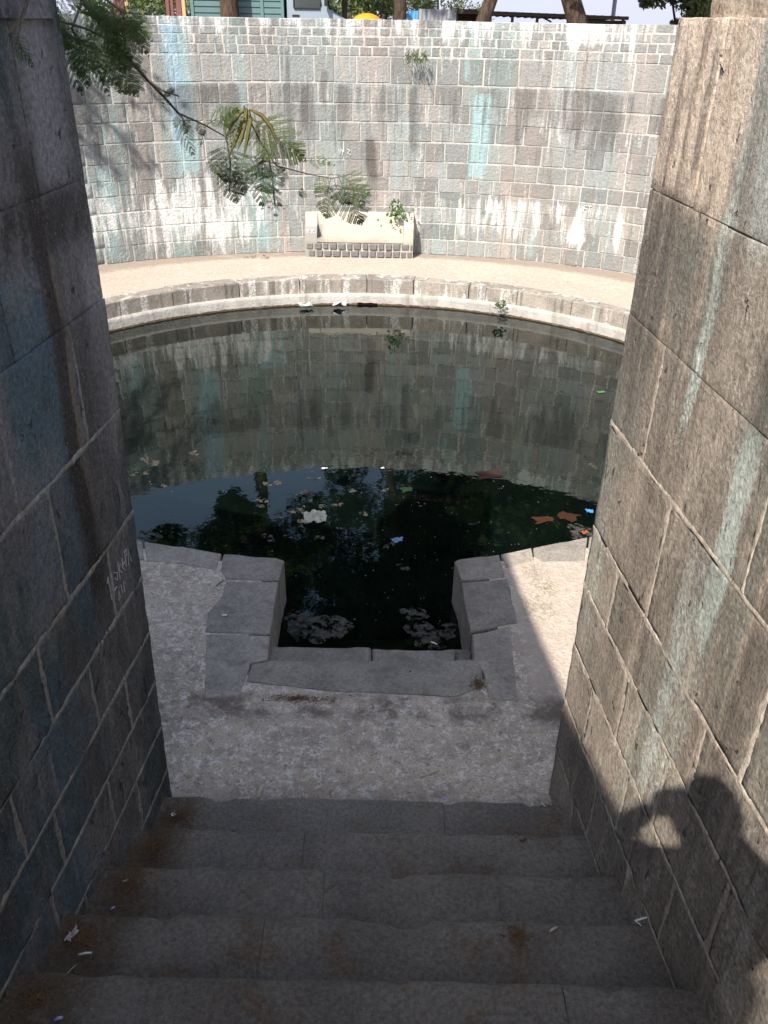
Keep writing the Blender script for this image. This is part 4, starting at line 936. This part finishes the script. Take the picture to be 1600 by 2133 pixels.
scrap('leaf_litter', atz(1218, 1111, ZW), .07, .04, .4, 'bright orange leaf on the dark scum by the right wall', (.30, .09, .035), 'leaf', .012, 6)
scrap('leaf_litter', atz(1132, 1083, ZW), .17, .10, .2, 'dull orange brown leaf floating left of the scum patch', (.050, .020, .010), 'leaf', .004, 7)
scrap('leaf_litter', atz(1180, 1076, ZW), .15, .16, 1.0, 'larger brown leaf floating between orange leaf and blue wrapper', (.042, .018, .010), 'leaf', .005, 8)
scrap('leaf_litter', atz(848, 1020, ZW), .10, .09, .3, 'round green leaf floating near the reflected wall top', (.015, .035, .014), 'leaf', .003, 9)
scrap('leaf_litter', atz(1252, 817, ZW), .09, .05, .3, 'small bright green leaf floating near the right wall', (.08, .20, .06), 'leaf', .003, 10)
scrap('leaf_litter', atz(1020, 988, ZW), .22, .16, .3, 'faint reddish leaf just under the reflected parapet', (.04, .022, .018), 'leaf', .002, 11)
scrap('paper_scrap', atz(797, 976, ZW), .035, .03, .3, 'tiny white paper speck floating at the reflected wall top', (.7, .7, .7), 'paper', .01, 12)
scrap('paper_scrap', atz(676, 977, ZW), .06, .03, .3, 'tiny pale flake floating left of the paper speck', (.45, .44, .38), 'paper', .008, 13)
scrap('wrapper', atz(468, 1282, ZP+.02), .032, .022, .2, 'small white wrapper on the slab left of the notch', (.62, .66, .70), 'wrapper', .004, 14)
scrap('paper_scrap', atz(436, 1216, ZP), .035, .014, .1, 'thin pale paper sliver on the left platform', (.6, .58, .52), 'paper', .006, 15)
# dark drain opening in the far rim
mb = MB(); a0, a1 = math.pi/2+.035, math.pi/2-.035
for t in range(7):
    p = led_pt(a0+(a1-a0)*t/6, -.052); mb.v += [(p.x, p.y, -3.985), (p.x, p.y, -3.952+.006*math.sin(t*2))]
mb.f = [(2*t, 2*t+2, 2*t+3, 2*t+1) for t in range(6)]
mb.ob('drain_opening', simple('drain_dark', (.018, .004, .004), .9, .1, .1, 5, 0), rim)
# cigarette butts, sticks and scraps on the steps
def stick(name, p, q, r_, label, m, cat, rise=.003):
    mb = MB(); mid = (p+q)/2+Vector((0, 0, r_*.6)); mb.tube([p+Vector((0, 0, r_+rise)), mid+Vector((0, 0, rise+r_)), q+Vector((0, 0, r_+rise))], [r_, r_, r_*.8], 7); return tag(mb.ob(name, m, smooth=True), label, cat)
straw = simple('pale_straw', (.52, .46, .36), .8, .2, .2, 20, 0); lil = simple('lilac_paper', (.40, .38, .62), .7, .2, .1, 20, 0)
stick('straw_piece', atz(536, 1664, ZP+.005), atz(549, 1637, ZP+.005), .005, 'pale flat straw pair standing out at the platform edge', straw, 'straw')
stick('straw_piece', atz(540, 1664, ZP+.005), atz(543, 1638, ZP+.005), .004, 'second pale straw crossing the flat straw at the platform edge', straw, 'straw')
stick('twig_piece', atz(876, 1620, ZP), atz(916, 1606, ZP), .005, 'short tan twig on the concrete near the first step', straw, 'twig')
stick('twig_piece', atz(428, 1288, ZP), atz(434, 1264, ZP), .004, 'pale twig lying along the left slab edge', straw, 'twig')
stick('twig_piece', atz(451, 1222, ZP), atz(466, 1210, ZP), .004, 'brown twig on the platform beyond the paper sliver', M['twig'], 'twig')
stick('cigarette_butt', on_step(256, 1839, 2), on_step(277, 1833, 2), .004, 'white cigarette butt in the dirt on the third step', M['paper'], 'cigarette butt')
stick('cigarette_butt', on_step(231, 1898, 2), on_step(240, 1891, 2), .0045, 'lilac paper roll at the left end of the third step', lil, 'paper')
stick('cigarette_butt', on_step(165, 1991, 3), on_step(192, 1987, 3), .0045, 'white butt lying flat in the dirt on the fourth step', M['paper'], 'cigarette butt')
stick('matchstick', on_step(135, 2035, 3), on_step(160, 2010, 3), .0018, 'thin pale matchstick in the dirt on the fourth step', straw, 'matchstick')
stick('cigarette_butt', on_step(1322, 1921, 3), on_step(1348, 1913, 3), .0040, 'white butt at the right end of the fourth step', M['paper'], 'cigarette butt')
stick('matchstick', on_step(1322, 1919, 3), on_step(1336, 1930, 3), .0018, 'thin white stick under the right-hand butt', M['paper'], 'matchstick')
stick('leaf_litter', on_step(1145, 1942, 3), on_step(1160, 1934, 3), .0045, 'pale curled leaf on the right half of the fourth step', straw, 'leaf')
stick('cigarette_butt', on_step(115, 2128, 4), on_step(132, 2123, 4), .006, 'whitish lilac scrap at the bottom edge of the stair', lil, 'paper')
stick('pebble', on_step(1083, 1752, 1), on_step(1095, 1751, 1), .009, 'dark pebble on the second step to the right', M['stair'], 'pebble')
stick('cigarette_butt', atz(898, 1339, -3.77), atz(911, 1344, -3.77), .0045, 'white butt on the scum beside the notch step', M['paper'], 'cigarette butt')
stick('cigarette_butt', atz(1003, 1440, ZP+.02), atz(1010, 1447, ZP+.02), .005, 'pale chip in the dirt at the end of the cross slab', M['paper'], 'paper')
stick('matchstick', on_step(1127, 1673, 0), on_step(1137, 1682, 0), .0018, 'thin white stick on the first step by the right wall', M['paper'], 'matchstick')
stick('cigarette_butt', on_step(922, 1668, 0), on_step(932, 1663, 0), .0045, 'lilac scrap in the joint of the first step', lil, 'paper')
scrap('paper_scrap', on_step(362, 1697, 0), .028, .022, .9, 'small white triangular scrap in the dirt on the first step', (.7, .7, .68), 'paper', .006, 21, n_=4)
scrap('paper_scrap', on_step(153, 1950, 3), .022, .055, -.35, 'torn pale wrapper standing in the dirt on the fourth step', (.46, .43, .42), 'wrapper', .014, 22)
scrap('leaf_litter', atz(855, 1400, ZP+.02), .012, .012, .2, 'tiny dark leaf crumb on the cross slab', (.04, .03, .025), 'leaf', .004, 23, n_=3)
# crumbs of debris over the steps and platform
mb = MB(); r = random.Random(30)
for k in range(1500):
    if k < 1100:
        kk = r.randrange(6); y = D0-kk*TR-r.random()*TR*.92-.01; x = r.uniform(Lx(y)+.01, Rx(y)-.01); z = ZP+(kk+1)*RI+.005
    else: x = r.uniform(-1.5, 1.3); y = r.uniform(3.0, 4.1); z = ZP+.006
    l_ = r.uniform(.002, .011); a = r.random()*6.28; dx, dy = math.cos(a)*l_, math.sin(a)*l_; w_ = .18
    mb.add([(x, y, z), (x+dx, y+dy, z+.002), (x+dx-dy*w_, y+dy+dx*w_, z+.003), (x-dy*w_, y+dx*w_, z+.001)], [(0, 1, 2, 3)])
tag(mb.ob('step_debris', simple('chaff', (.22, .17, .11), .9, .1, .5, 60, 0)), 'crumbs of straw and dry leaf strewn on the steps', 'debris', kind='stuff')
mb = MB()
for (u0, v0, u1, v1) in ((505, 533, 560, 538), (960, 528, 1010, 534), (730, 528, 760, 530), (1180, 545, 1230, 556)):
    for k in range(40):
        p = atz(r.uniform(u0, u1), r.uniform(v0, v1), ZP+.004); l_ = r.uniform(.02, .06); a = r.random()*6.28; dx, dy = math.cos(a)*l_, math.sin(a)*l_
        mb.add([tuple(p), (p.x+dx, p.y+dy, p.z+.01), (p.x+dx-dy*.3, p.y+dy+dx*.3, p.z+.012), (p.x-dy*.3, p.y+dx*.3, p.z+.004)], [(0, 1, 2, 3)])
tag(mb.ob('fallen_leaves', simple('fallen_leaf', (.22, .12, .07), .9, .1, .4, 20, 0)), 'little drifts of fallen brown leaves at the foot of the far wall', 'leaves', kind='stuff')

# ------------------------------------------------------------------ beyond the wall: truck, shed, fence bars, orange dome
teal = simple('truck_teal', (.10, .17, .17), .5, .4, .15, 3, .1); grey = simple('cab_grey', (.22, .27, .31), .4, .5, .08, 2, 0); black = simple('black_rubber', (.02, .02, .02), .8, .3, .1, 5, 0)
glass = simple('dark_glass', (.05, .06, .055), .08, .6, .1, 2, 0); chrome = simple('lamp_glass', (.5, .5, .5), .2, .5, .1, 2, 0)
Y0 = 18.9; xb0, xb1, xc1 = xy(402, Y0), xy(592, Y0), xy(722, Y0)
tk = emp('truck', ((xb0+xb1)/2, Y0, -1.0)); tag(tk, 'small parked truck with teal slatted cargo box and grey cab', 'truck')
mb = MB(); mb.box((xb0, Y0, -.42), (xb1, Y0+1.6, 1.35)); mb.ob('cargo_box', teal, tk)
for k in range(16):
    z = -.36+k*.105; mb = MB(); mb.box((xb0+.03, Y0-.022, z), (xb1-.03, Y0-.002, z+.085)); mb.ob('slat', teal, tk)
for x in (xb0-.01, (xb0+xb1)/2-.25, (xb0+xb1)/2+.45, xb1-.05): MB().box((x, Y0-.045, -.44), (x+.06, Y0-.024, 1.37)).ob('box_post', teal, tk)
MB().box((xb0, Y0+.3, -.60), (xc1-.25, Y0+1.3, -.43)).ob('chassis', black, tk)
pr = [(xb1+.06, -.55), (xb1+.06, .92), (xb1+.55, .95), (xb1+.68, .88), (xc1-.34, .12), (xc1-.05, -.03), (xc1, -.2), (xc1, -.55)]
mb = MB(); n_ = len(pr); mb.v = [(x, y, z) for y in (Y0+.05, Y0+1.5) for x, z in pr]; mb.f = [tuple(range(n_)), tuple(range(2*n_-1, n_-1, -1))]+[(i, n_+i, n_+(i+1) % n_, (i+1) % n_) for i in range(n_)]
mb.ob('cab', grey, tk)
pw = [(xb1+.20, .16), (xb1+.20, .80), (xb1+.60, .80), (xc1-.50, .24), (xc1-.52, .16)]
mb = MB(); mb.v = [(x, y, z) for y in (Y0+.03, Y0+.045) for x, z in pw]; mb.f = [tuple(range(5)), tuple(range(9, 4, -1))]+[(i, 5+i, 5+(i+1) % 5, (i+1) % 5) for i in range(5)]; mb.ob('side_window', glass, tk)
mb = MB(); cx_ = [sum(p[0] for p in pw)/5, sum(p[1] for p in pw)/5]
P5 = [(x, Y0+.025, z) for x, z in pw]; mb.tube(P5+[P5[0]], .014, 5); mb.ob('window_frame', black, tk)
mb = MB(); mb.v = [(xb1+.70, Y0+.15, .84), (xb1+.70, Y0+1.4, .84), (xc1-.33, Y0+1.4, .15), (xc1-.33, Y0+.15, .15)]; mb.v += [(x+.012, y, z+.012) for x, y, z in mb.v[:4]]; mb.f = [(4, 5, 6, 7), (0, 1, 2, 3)]; mb.ob('windscreen', glass, tk)
MB().box((xc1-.42, Y0-.14, .20), (xc1-.36, Y0-.02, .40)).ob('wing_mirror', black, tk)
MB().box((xc1-.02, Y0+.1, -.34), (xc1+.02, Y0+.35, -.2)).ob('headlight', chrome, tk); MB().box((xc1-.02, Y0+1.2, -.34), (xc1+.02, Y0+1.45, -.2)).ob('headlight', chrome, tk)
MB().box((xc1-.01, Y0+.02, -.62), (xc1+.06, Y0+1.52, -.46)).ob('bumper', black, tk); MB().box((xb1+.16, Y0+.035, .02), (xb1+.30, Y0+.05, .05)).ob('door_handle', black, tk)
for x in (xb0+.5, xc1-.42):
    for y in (Y0+.04, Y0+1.3):
        w = MB().tube([(x, y, -.71), (x, y+.02, -.71), (x, y+.17, -.71), (x, y+.19, -.71)], [.24, .28, .28, .24], 20).ob('wheel', black, tk); MB().tube([(x, y-.01, -.71), (x, y+.01, -.71)], [.14, .15], 14).ob('rim', chrome, w)
# fence bars
redm = simple('red_paint', (.15, .058, .052), .6, .3, .2, 6, .2); yel = simple('yellow_paint', (.42, .31, .14), .6, .3, .15, 6, .1)
fe = emp('bar_fence', (xy(330, 17.6), 17.6, -1.0)); tag(fe, 'short fence of dull red and yellow upright bars left of the truck', 'fence')
for u, m_, w in ((248, redm, 12), (259, redm, 8), (269, yel, 5), (353, redm, 6), (362, redm, 5), (376, redm, 9), (386, yel, 6)):
    x = xy(u, 17.6); hw = w*17.6/F_PX*.5; MB().box((x-hw, 17.58, -1.05), (x+hw, 17.64, .95)).ob('bar', m_, fe)
MB().box((xy(240, 17.6), 17.645, -.55), (xy(392, 17.6), 17.68, -.47)).ob('rail', redm, fe); MB().box((xy(240, 17.6), 17.645, .72), (xy(392, 17.6), 17.68, .80)).ob('rail', redm, fe)
# orange dome: the top of a small covered thing showing above the parapet
orm = simple('orange_cloth', (.75, .25, .02), .6, .3, .12, 5, .1); e = emp('orange_canopy', (xy(764, 17.2), 17.2, -1.0)); tag(e, 'bright orange rounded canopy top just showing over the parapet', 'canopy')
mb = MB(); n_ = 20; x = xy(764, 17.2)
for j in range(6):
    a = j/5*math.pi/2
    for k in range(n_): th = 2*math.pi*k/n_; mb.v.append((x+.30*math.cos(a)*math.cos(th), 17.2+.25*math.cos(a)*math.sin(th), -.12+.21*math.sin(a)))
mb.f = [(j*n_+k, j*n_+(k+1) % n_, (j+1)*n_+(k+1) % n_, (j+1)*n_+k) for j in range(5) for k in range(n_)]; mb.ob('cover', orm, e, True)
MB().tube([(x, 17.2, -1.02), (x, 17.2, .05)], .025, 8).ob('pole', black, e); MB().box((x-.2, 17.0, -1.02), (x+.2, 17.4, -.97)).ob('base', black, e)
MB().tube([(x-.27, 17.2, -.12), (x-.29, 17.1, .08)], [.03, .005], 6).ob('tip', redm, e); MB().tube([(x+.27, 17.2, -.12), (x+.29, 17.1, .08)], [.03, .005], 6).ob('tip', redm, e)
# shed
blu = simple('blue_sheet', (.10, .33, .60), .5, .4, .1, 4, .05); galv = simple('galvanised_sheet', (.30, .32, .34), .5, .4, .2, 3, .1, .2); dk = simple('rusty_dark_roof', (.075, .055, .045), .8, .2, .35, 4, .2)
YS = 22.0; sh = emp('shed', (xy(1060, YS), YS+1, -1.0)); tag(sh, 'low open shed with blue and corrugated sheet walls and a long dark roof', 'shed')
def corr(name, x0, x1, y, z0, z1, m, parent, pitch=.09, amp=.014):
    mb = MB(); n_ = int((x1-x0)/pitch*4)
    for i in range(n_+1):
        x = x0+(x1-x0)*i/n_; yy = y+amp*math.sin(2*math.pi*i/4); mb.v += [(x, yy, z0), (x, yy, z1), (x, yy+.006, z0), (x, yy+.006, z1)]
    for i in range(n_): a = i*4; mb.f += [(a, a+4, a+5, a+1), (a+2, a+3, a+7, a+6), (a+1, a+5, a+7, a+3)]
    return mb.ob(name, m, parent)
corr('blue_panel', xy(848, YS), xy(870, YS), YS, -1, aty(860, 22, YS).z, blu, sh)
corr('corrugated_wall', xy(871, YS), xy(950, YS), YS, -1, aty(910, 19, YS).z, galv, sh)
def roof(x0, z0, x1, z1, yf, yb, rise):
    mb = MB(); n_ = 90
    for i in range(n_+1):
        t = i/n_; x = x0+(x1-x0)*t; z = z0+(z1-z0)*t+.02*math.sin(i*math.pi/2*1.0); mb.v += [(x, yf, z), (x, yb, z+rise), (x, yf, z-.015), (x, yb, z+rise-.015)]
    for i in range(n_): a = i*4; mb.f += [(a, a+4, a+5, a+1), (a+2, a+3, a+7, a+6), (a, a+2, a+6, a+4)]
    return mb.ob('roof', dk, sh)
a = aty(935, 21, YS); b = aty(1310, 36, YS); roof(a.x, a.z, b.x, b.z, YS, YS+3, -.05)
a = aty(935, 27, YS); b = aty(1310, 42, YS); mb = MB(); mb.v = [(x, y, z) for x, z in ((a.x, a.z), (b.x, b.z)) for y, z in ((YS+.02, z), (YS+.08, z))]; mb.v += [(x, y, z+.07) for x, y, z in mb.v]
mb.f = [(0, 2, 6, 4), (1, 5, 7, 3), (4, 6, 7, 5), (0, 1, 3, 2), (0, 4, 5, 1), (2, 3, 7, 6)]; mb.ob('beam', dk, sh)
for u in (952, 1068, 1120, 1185, 1300):
    x = xy(u, YS); zt = aty(u, 24+(u-935)*.04, YS).z; MB().box((x-.03, YS+.1, -1), (x+.03, YS+.16, zt-.02)).ob('post', dk, sh)
MB().tube([(xy(1128, YS), YS+.13, aty(1128, 35, YS).z), (xy(1150, YS), YS+.13, aty(1150, 46, YS).z)], .02, 5).ob('brace', dk, sh)
MB().box((xy(955, YS), YS+2.2, -1), (xy(1010, YS), YS+2.25, .25)).ob('back_panel', dk, sh); MB().box((xy(1190, YS), YS+.2, -1), (xy(1308, YS), YS+.25, aty(1200, 39, YS).z-.02)).ob('back_panel', dk, sh)
e = MB().tube([(xy(1277, 24), 24, -1), (xy(1272, 24), 24, 2)], .05, 8).ob('utility_pole', galv); tag(e, 'pale slanting pole rising behind the shed roof', 'pole')

# ------------------------------------------------------------------ the photographer, just behind the camera, whose shadow falls on the right wall
skin = simple('skin', (.30, .17, .11), .6, .3, .1, 5, 0); shirt = simple('dark_shirt', (.05, .07, .12), .9, .1, .2, 10, .1); trou = simple('trousers', (.06, .055, .05), .9, .1, .2, 10, .1); hairm = simple('black_hair', (.015, .012, .01), .7, .3, .2, 60, .3)
def skinned(name, verts, edges, rad, m, parent=None, root=0, sub=1):
    d = bpy.data.meshes.new(name); d.from_pydata(verts, edges, []); o = bpy.data.objects.new(name, d); C.objects.link(o); o.modifiers.new('skin', 'SKIN')
    if not d.skin_vertices:
        bpy.context.view_layer.objects.active = o
    lay_ = d.skin_vertices[0].data
    for i, r_ in enumerate(rad): lay_[i].radius = (r_, r_) if not isinstance(r_, tuple) else r_; lay_[i].use_root = (i == root)
    mo = o.modifiers.new('sub', 'SUBSURF'); mo.levels = sub; mo.render_levels = sub; d.materials.append(m)
    dg = bpy.context.evaluated_depsgraph_get(); nm = bpy.data.meshes.new_from_object(o.evaluated_get(dg)); bpy.data.objects.remove(o); nm.materials.clear(); nm.materials.append(m)
    nm.polygons.foreach_set('use_smooth', [True]*len(nm.polygons)); return ob(name, nm, parent)
FZ = ZP+11*RI
HX, HY, HZ = .045, -.19, .085
pv = [(.02, -.42, -.78), (.02, -.42, -.62), (.02, -.37, -.34), (.025, -.30, -.15), (.035, -.28, -.08), (.04, -.25, -.01), (.045, -.22, .06), (.05, -.20, .14),
      (-.09, -.41, -.84), (-.11, -.34, -1.25), (-.11, -.46, FZ+.10), (-.11, -.50, FZ+.05), (-.11, -.34, FZ+.03),
      (.12, -.41, -.84), (.14, -.34, -1.25), (.14, -.46, FZ+.10), (.14, -.50, FZ+.05), (.14, -.34, FZ+.03),
      (-.15, -.28, -.075), (-.23, -.12, -.20), (-.14, -.05, -.13), (-.075, -.035, -.09), (-.06, -.03, -.05),
      (.21, -.30, -.10), (.31, -.17, -.25), (.18, -.06, -.13), (.095, -.035, -.09), (.075, -.03, -.05)]
pe = [(0, 1), (1, 2), (2, 3), (3, 4), (4, 5), (5, 6), (6, 7), (0, 8), (8, 9), (9, 10), (10, 11), (11, 12), (0, 13), (13, 14), (14, 15), (15, 16), (16, 17), (3, 18), (18, 19), (19, 20), (20, 21), (21, 22), (3, 23), (23, 24), (24, 25), (25, 26), (26, 27)]
prd = [(.15, .12), (.135, .11), (.15, .115), (.15, .115), .078, .07, (.075, .09), (.07, .085), .10, .065, .045, .04, .03, .10, .065, .045, .04, .03, .085, .058, .050, .046, .034, .085, .055, .046, .04, .03]
per = emp('person', (.02, -.45, FZ)); tag(per, 'person in dark shirt and trousers standing on the stair holding up a phone', 'person')
skinned('body', pv, pe, prd, skin, per)
# head
mb = MB(); n_ = 24
for j in range(17):
    a = -math.pi/2+math.pi*j/16
    for k in range(n_):
        th = 2*math.pi*k/n_; dx, dy, dz = math.cos(a)*math.cos(th), math.cos(a)*math.sin(th), math.sin(a)
        fw = 1+.0*dy; x_ = .086*dx*(1-.18*max(0, -dz)); y_ = .106*dy+(.010 if dy > .6 and abs(dz) < .5 else 0)
        if dy > .93 and abs(dx) < .25 and -.35 < dz < .1: y_ += .022
        if dy > .8 and .1 < dz < .25 and .25 < abs(dx) < .6: y_ -= .008
        mb.v.append((HX+x_, HY+y_, HZ+.125*dz))
mb.f = [(j*n_+k, j*n_+(k+1) % n_, (j+1)*n_+(k+1) % n_, (j+1)*n_+k) for j in range(16) for k in range(n_)]
mb.ob('head', skin, per, True)
mb = MB()
for j in range(9):
    a = math.radians(-18+108*j/8)
    for k in range(n_):
        th = 2*math.pi*k/n_; f_ = 1.24+.05*N3(math.cos(th)*4, math.sin(th)*4, j)
        cut_ = 0 if math.sin(th) < .45 else max(0, math.radians(42)-a)
        a2 = a+cut_; mb.v.append((HX+.078*f_*math.cos(a2)*math.cos(th), HY-.004+.098*f_*math.cos(a2)*math.sin(th), HZ+.004+.125*f_*math.sin(a2)))
mb.f = [(j*n_+k, j*n_+(k+1) % n_, (j+1)*n_+(k+1) % n_, (j+1)*n_+k) for j in range(8) for k in range(n_)]
mb.ob('hair', hairm, per, True)
for s_ in (-1, 1):
    MB().tube([(HX+s_*.076, HY-.01, HZ-.03), (HX+s_*.088, HY-.02, HZ), (HX+s_*.078, HY-.01, HZ+.03)], [.010, .014, .010], 8).ob('ear', skin, per, True)
    MB().tube([(HX+s_*.03, HY+.082, HZ+.018), (HX+s_*.03, HY+.098, HZ+.018)], [.012, .006], 8).ob('eye', simple('eye_white', (.5, .48, .45), .3, .5, .05, 5, 0), per, True)
MB().tube([(HX-.022, HY+.092, HZ-.058), (HX, HY+.098, HZ-.060), (HX+.022, HY+.092, HZ-.058)], [.004, .008, .004], 6).ob('mouth', simple('lips', (.25, .10, .08), .5, .4, .1, 5, 0), per, True)
# clothes: slightly larger shells over the same joints
skinned('shirt', pv[:4]+[pv[18], pv[19], pv[23], pv[24], (.035, -.31, -.15)], [(0, 1), (1, 2), (2, 3), (3, 4), (4, 5), (3, 6), (6, 7), (3, 8)], [(.165, .135), (.16, .13), (.165, .13), (.155, .12), .082, .062, .082, .062, .07], shirt, per)
skinned('trousers', [pv[0], pv[8], pv[9], (-.11, -.44, FZ+.16), pv[13], pv[14], (.14, -.44, FZ+.16), pv[1]], [(0, 1), (1, 2), (2, 3), (0, 4), (4, 5), (5, 6), (0, 7)], [(.165, .135), .115, .082, .065, .115, .082, .065, (.15, .12)], trou, per)
for s_, x in ((-1, -.11), (1, .14)):
    MB().tube([(x, -.56, FZ+.045), (x, -.46, FZ+.05), (x, -.34, FZ+.04), (x, -.27, FZ+.032)], [.035, .047, .045, .025], 10).ob('shoe', black, per, True)
for s_, wx_ in ((-1, -.06), (1, .075)):
    for k in range(4):
        z_ = -.065+.022*k; MB().tube([(wx_-s_*-.0, -.03, z_), (s_*.050, -.024, z_+.004), (s_*.044, -.0135, z_+.006), (s_*(.030 if k < 3 else .034), -.0125-.004, z_+.007)], [.010, .009, .0085, .007], 7).ob('finger', skin, per, True)
    MB().tube([(wx_, -.035, -.06), (s_*.050, -.040, -.045), (s_*.030, -.034, -.03)], [.012, .011, .009], 7).ob('thumb', skin, per, True)
ph = MB().box((-.036, -.026, -.115), (.036, -.018, .035)).ob('phone', black); tag(ph, 'dark phone held upright by the person on the stair', 'phone')
MB().box((-.032, -.0275, -.108), (.032, -.0262, .028)).ob('screen', glass, ph); MB().tube([(0, -.0178, 0), (0, -.014, 0)], .006, 12).ob('lens', glass, ph)
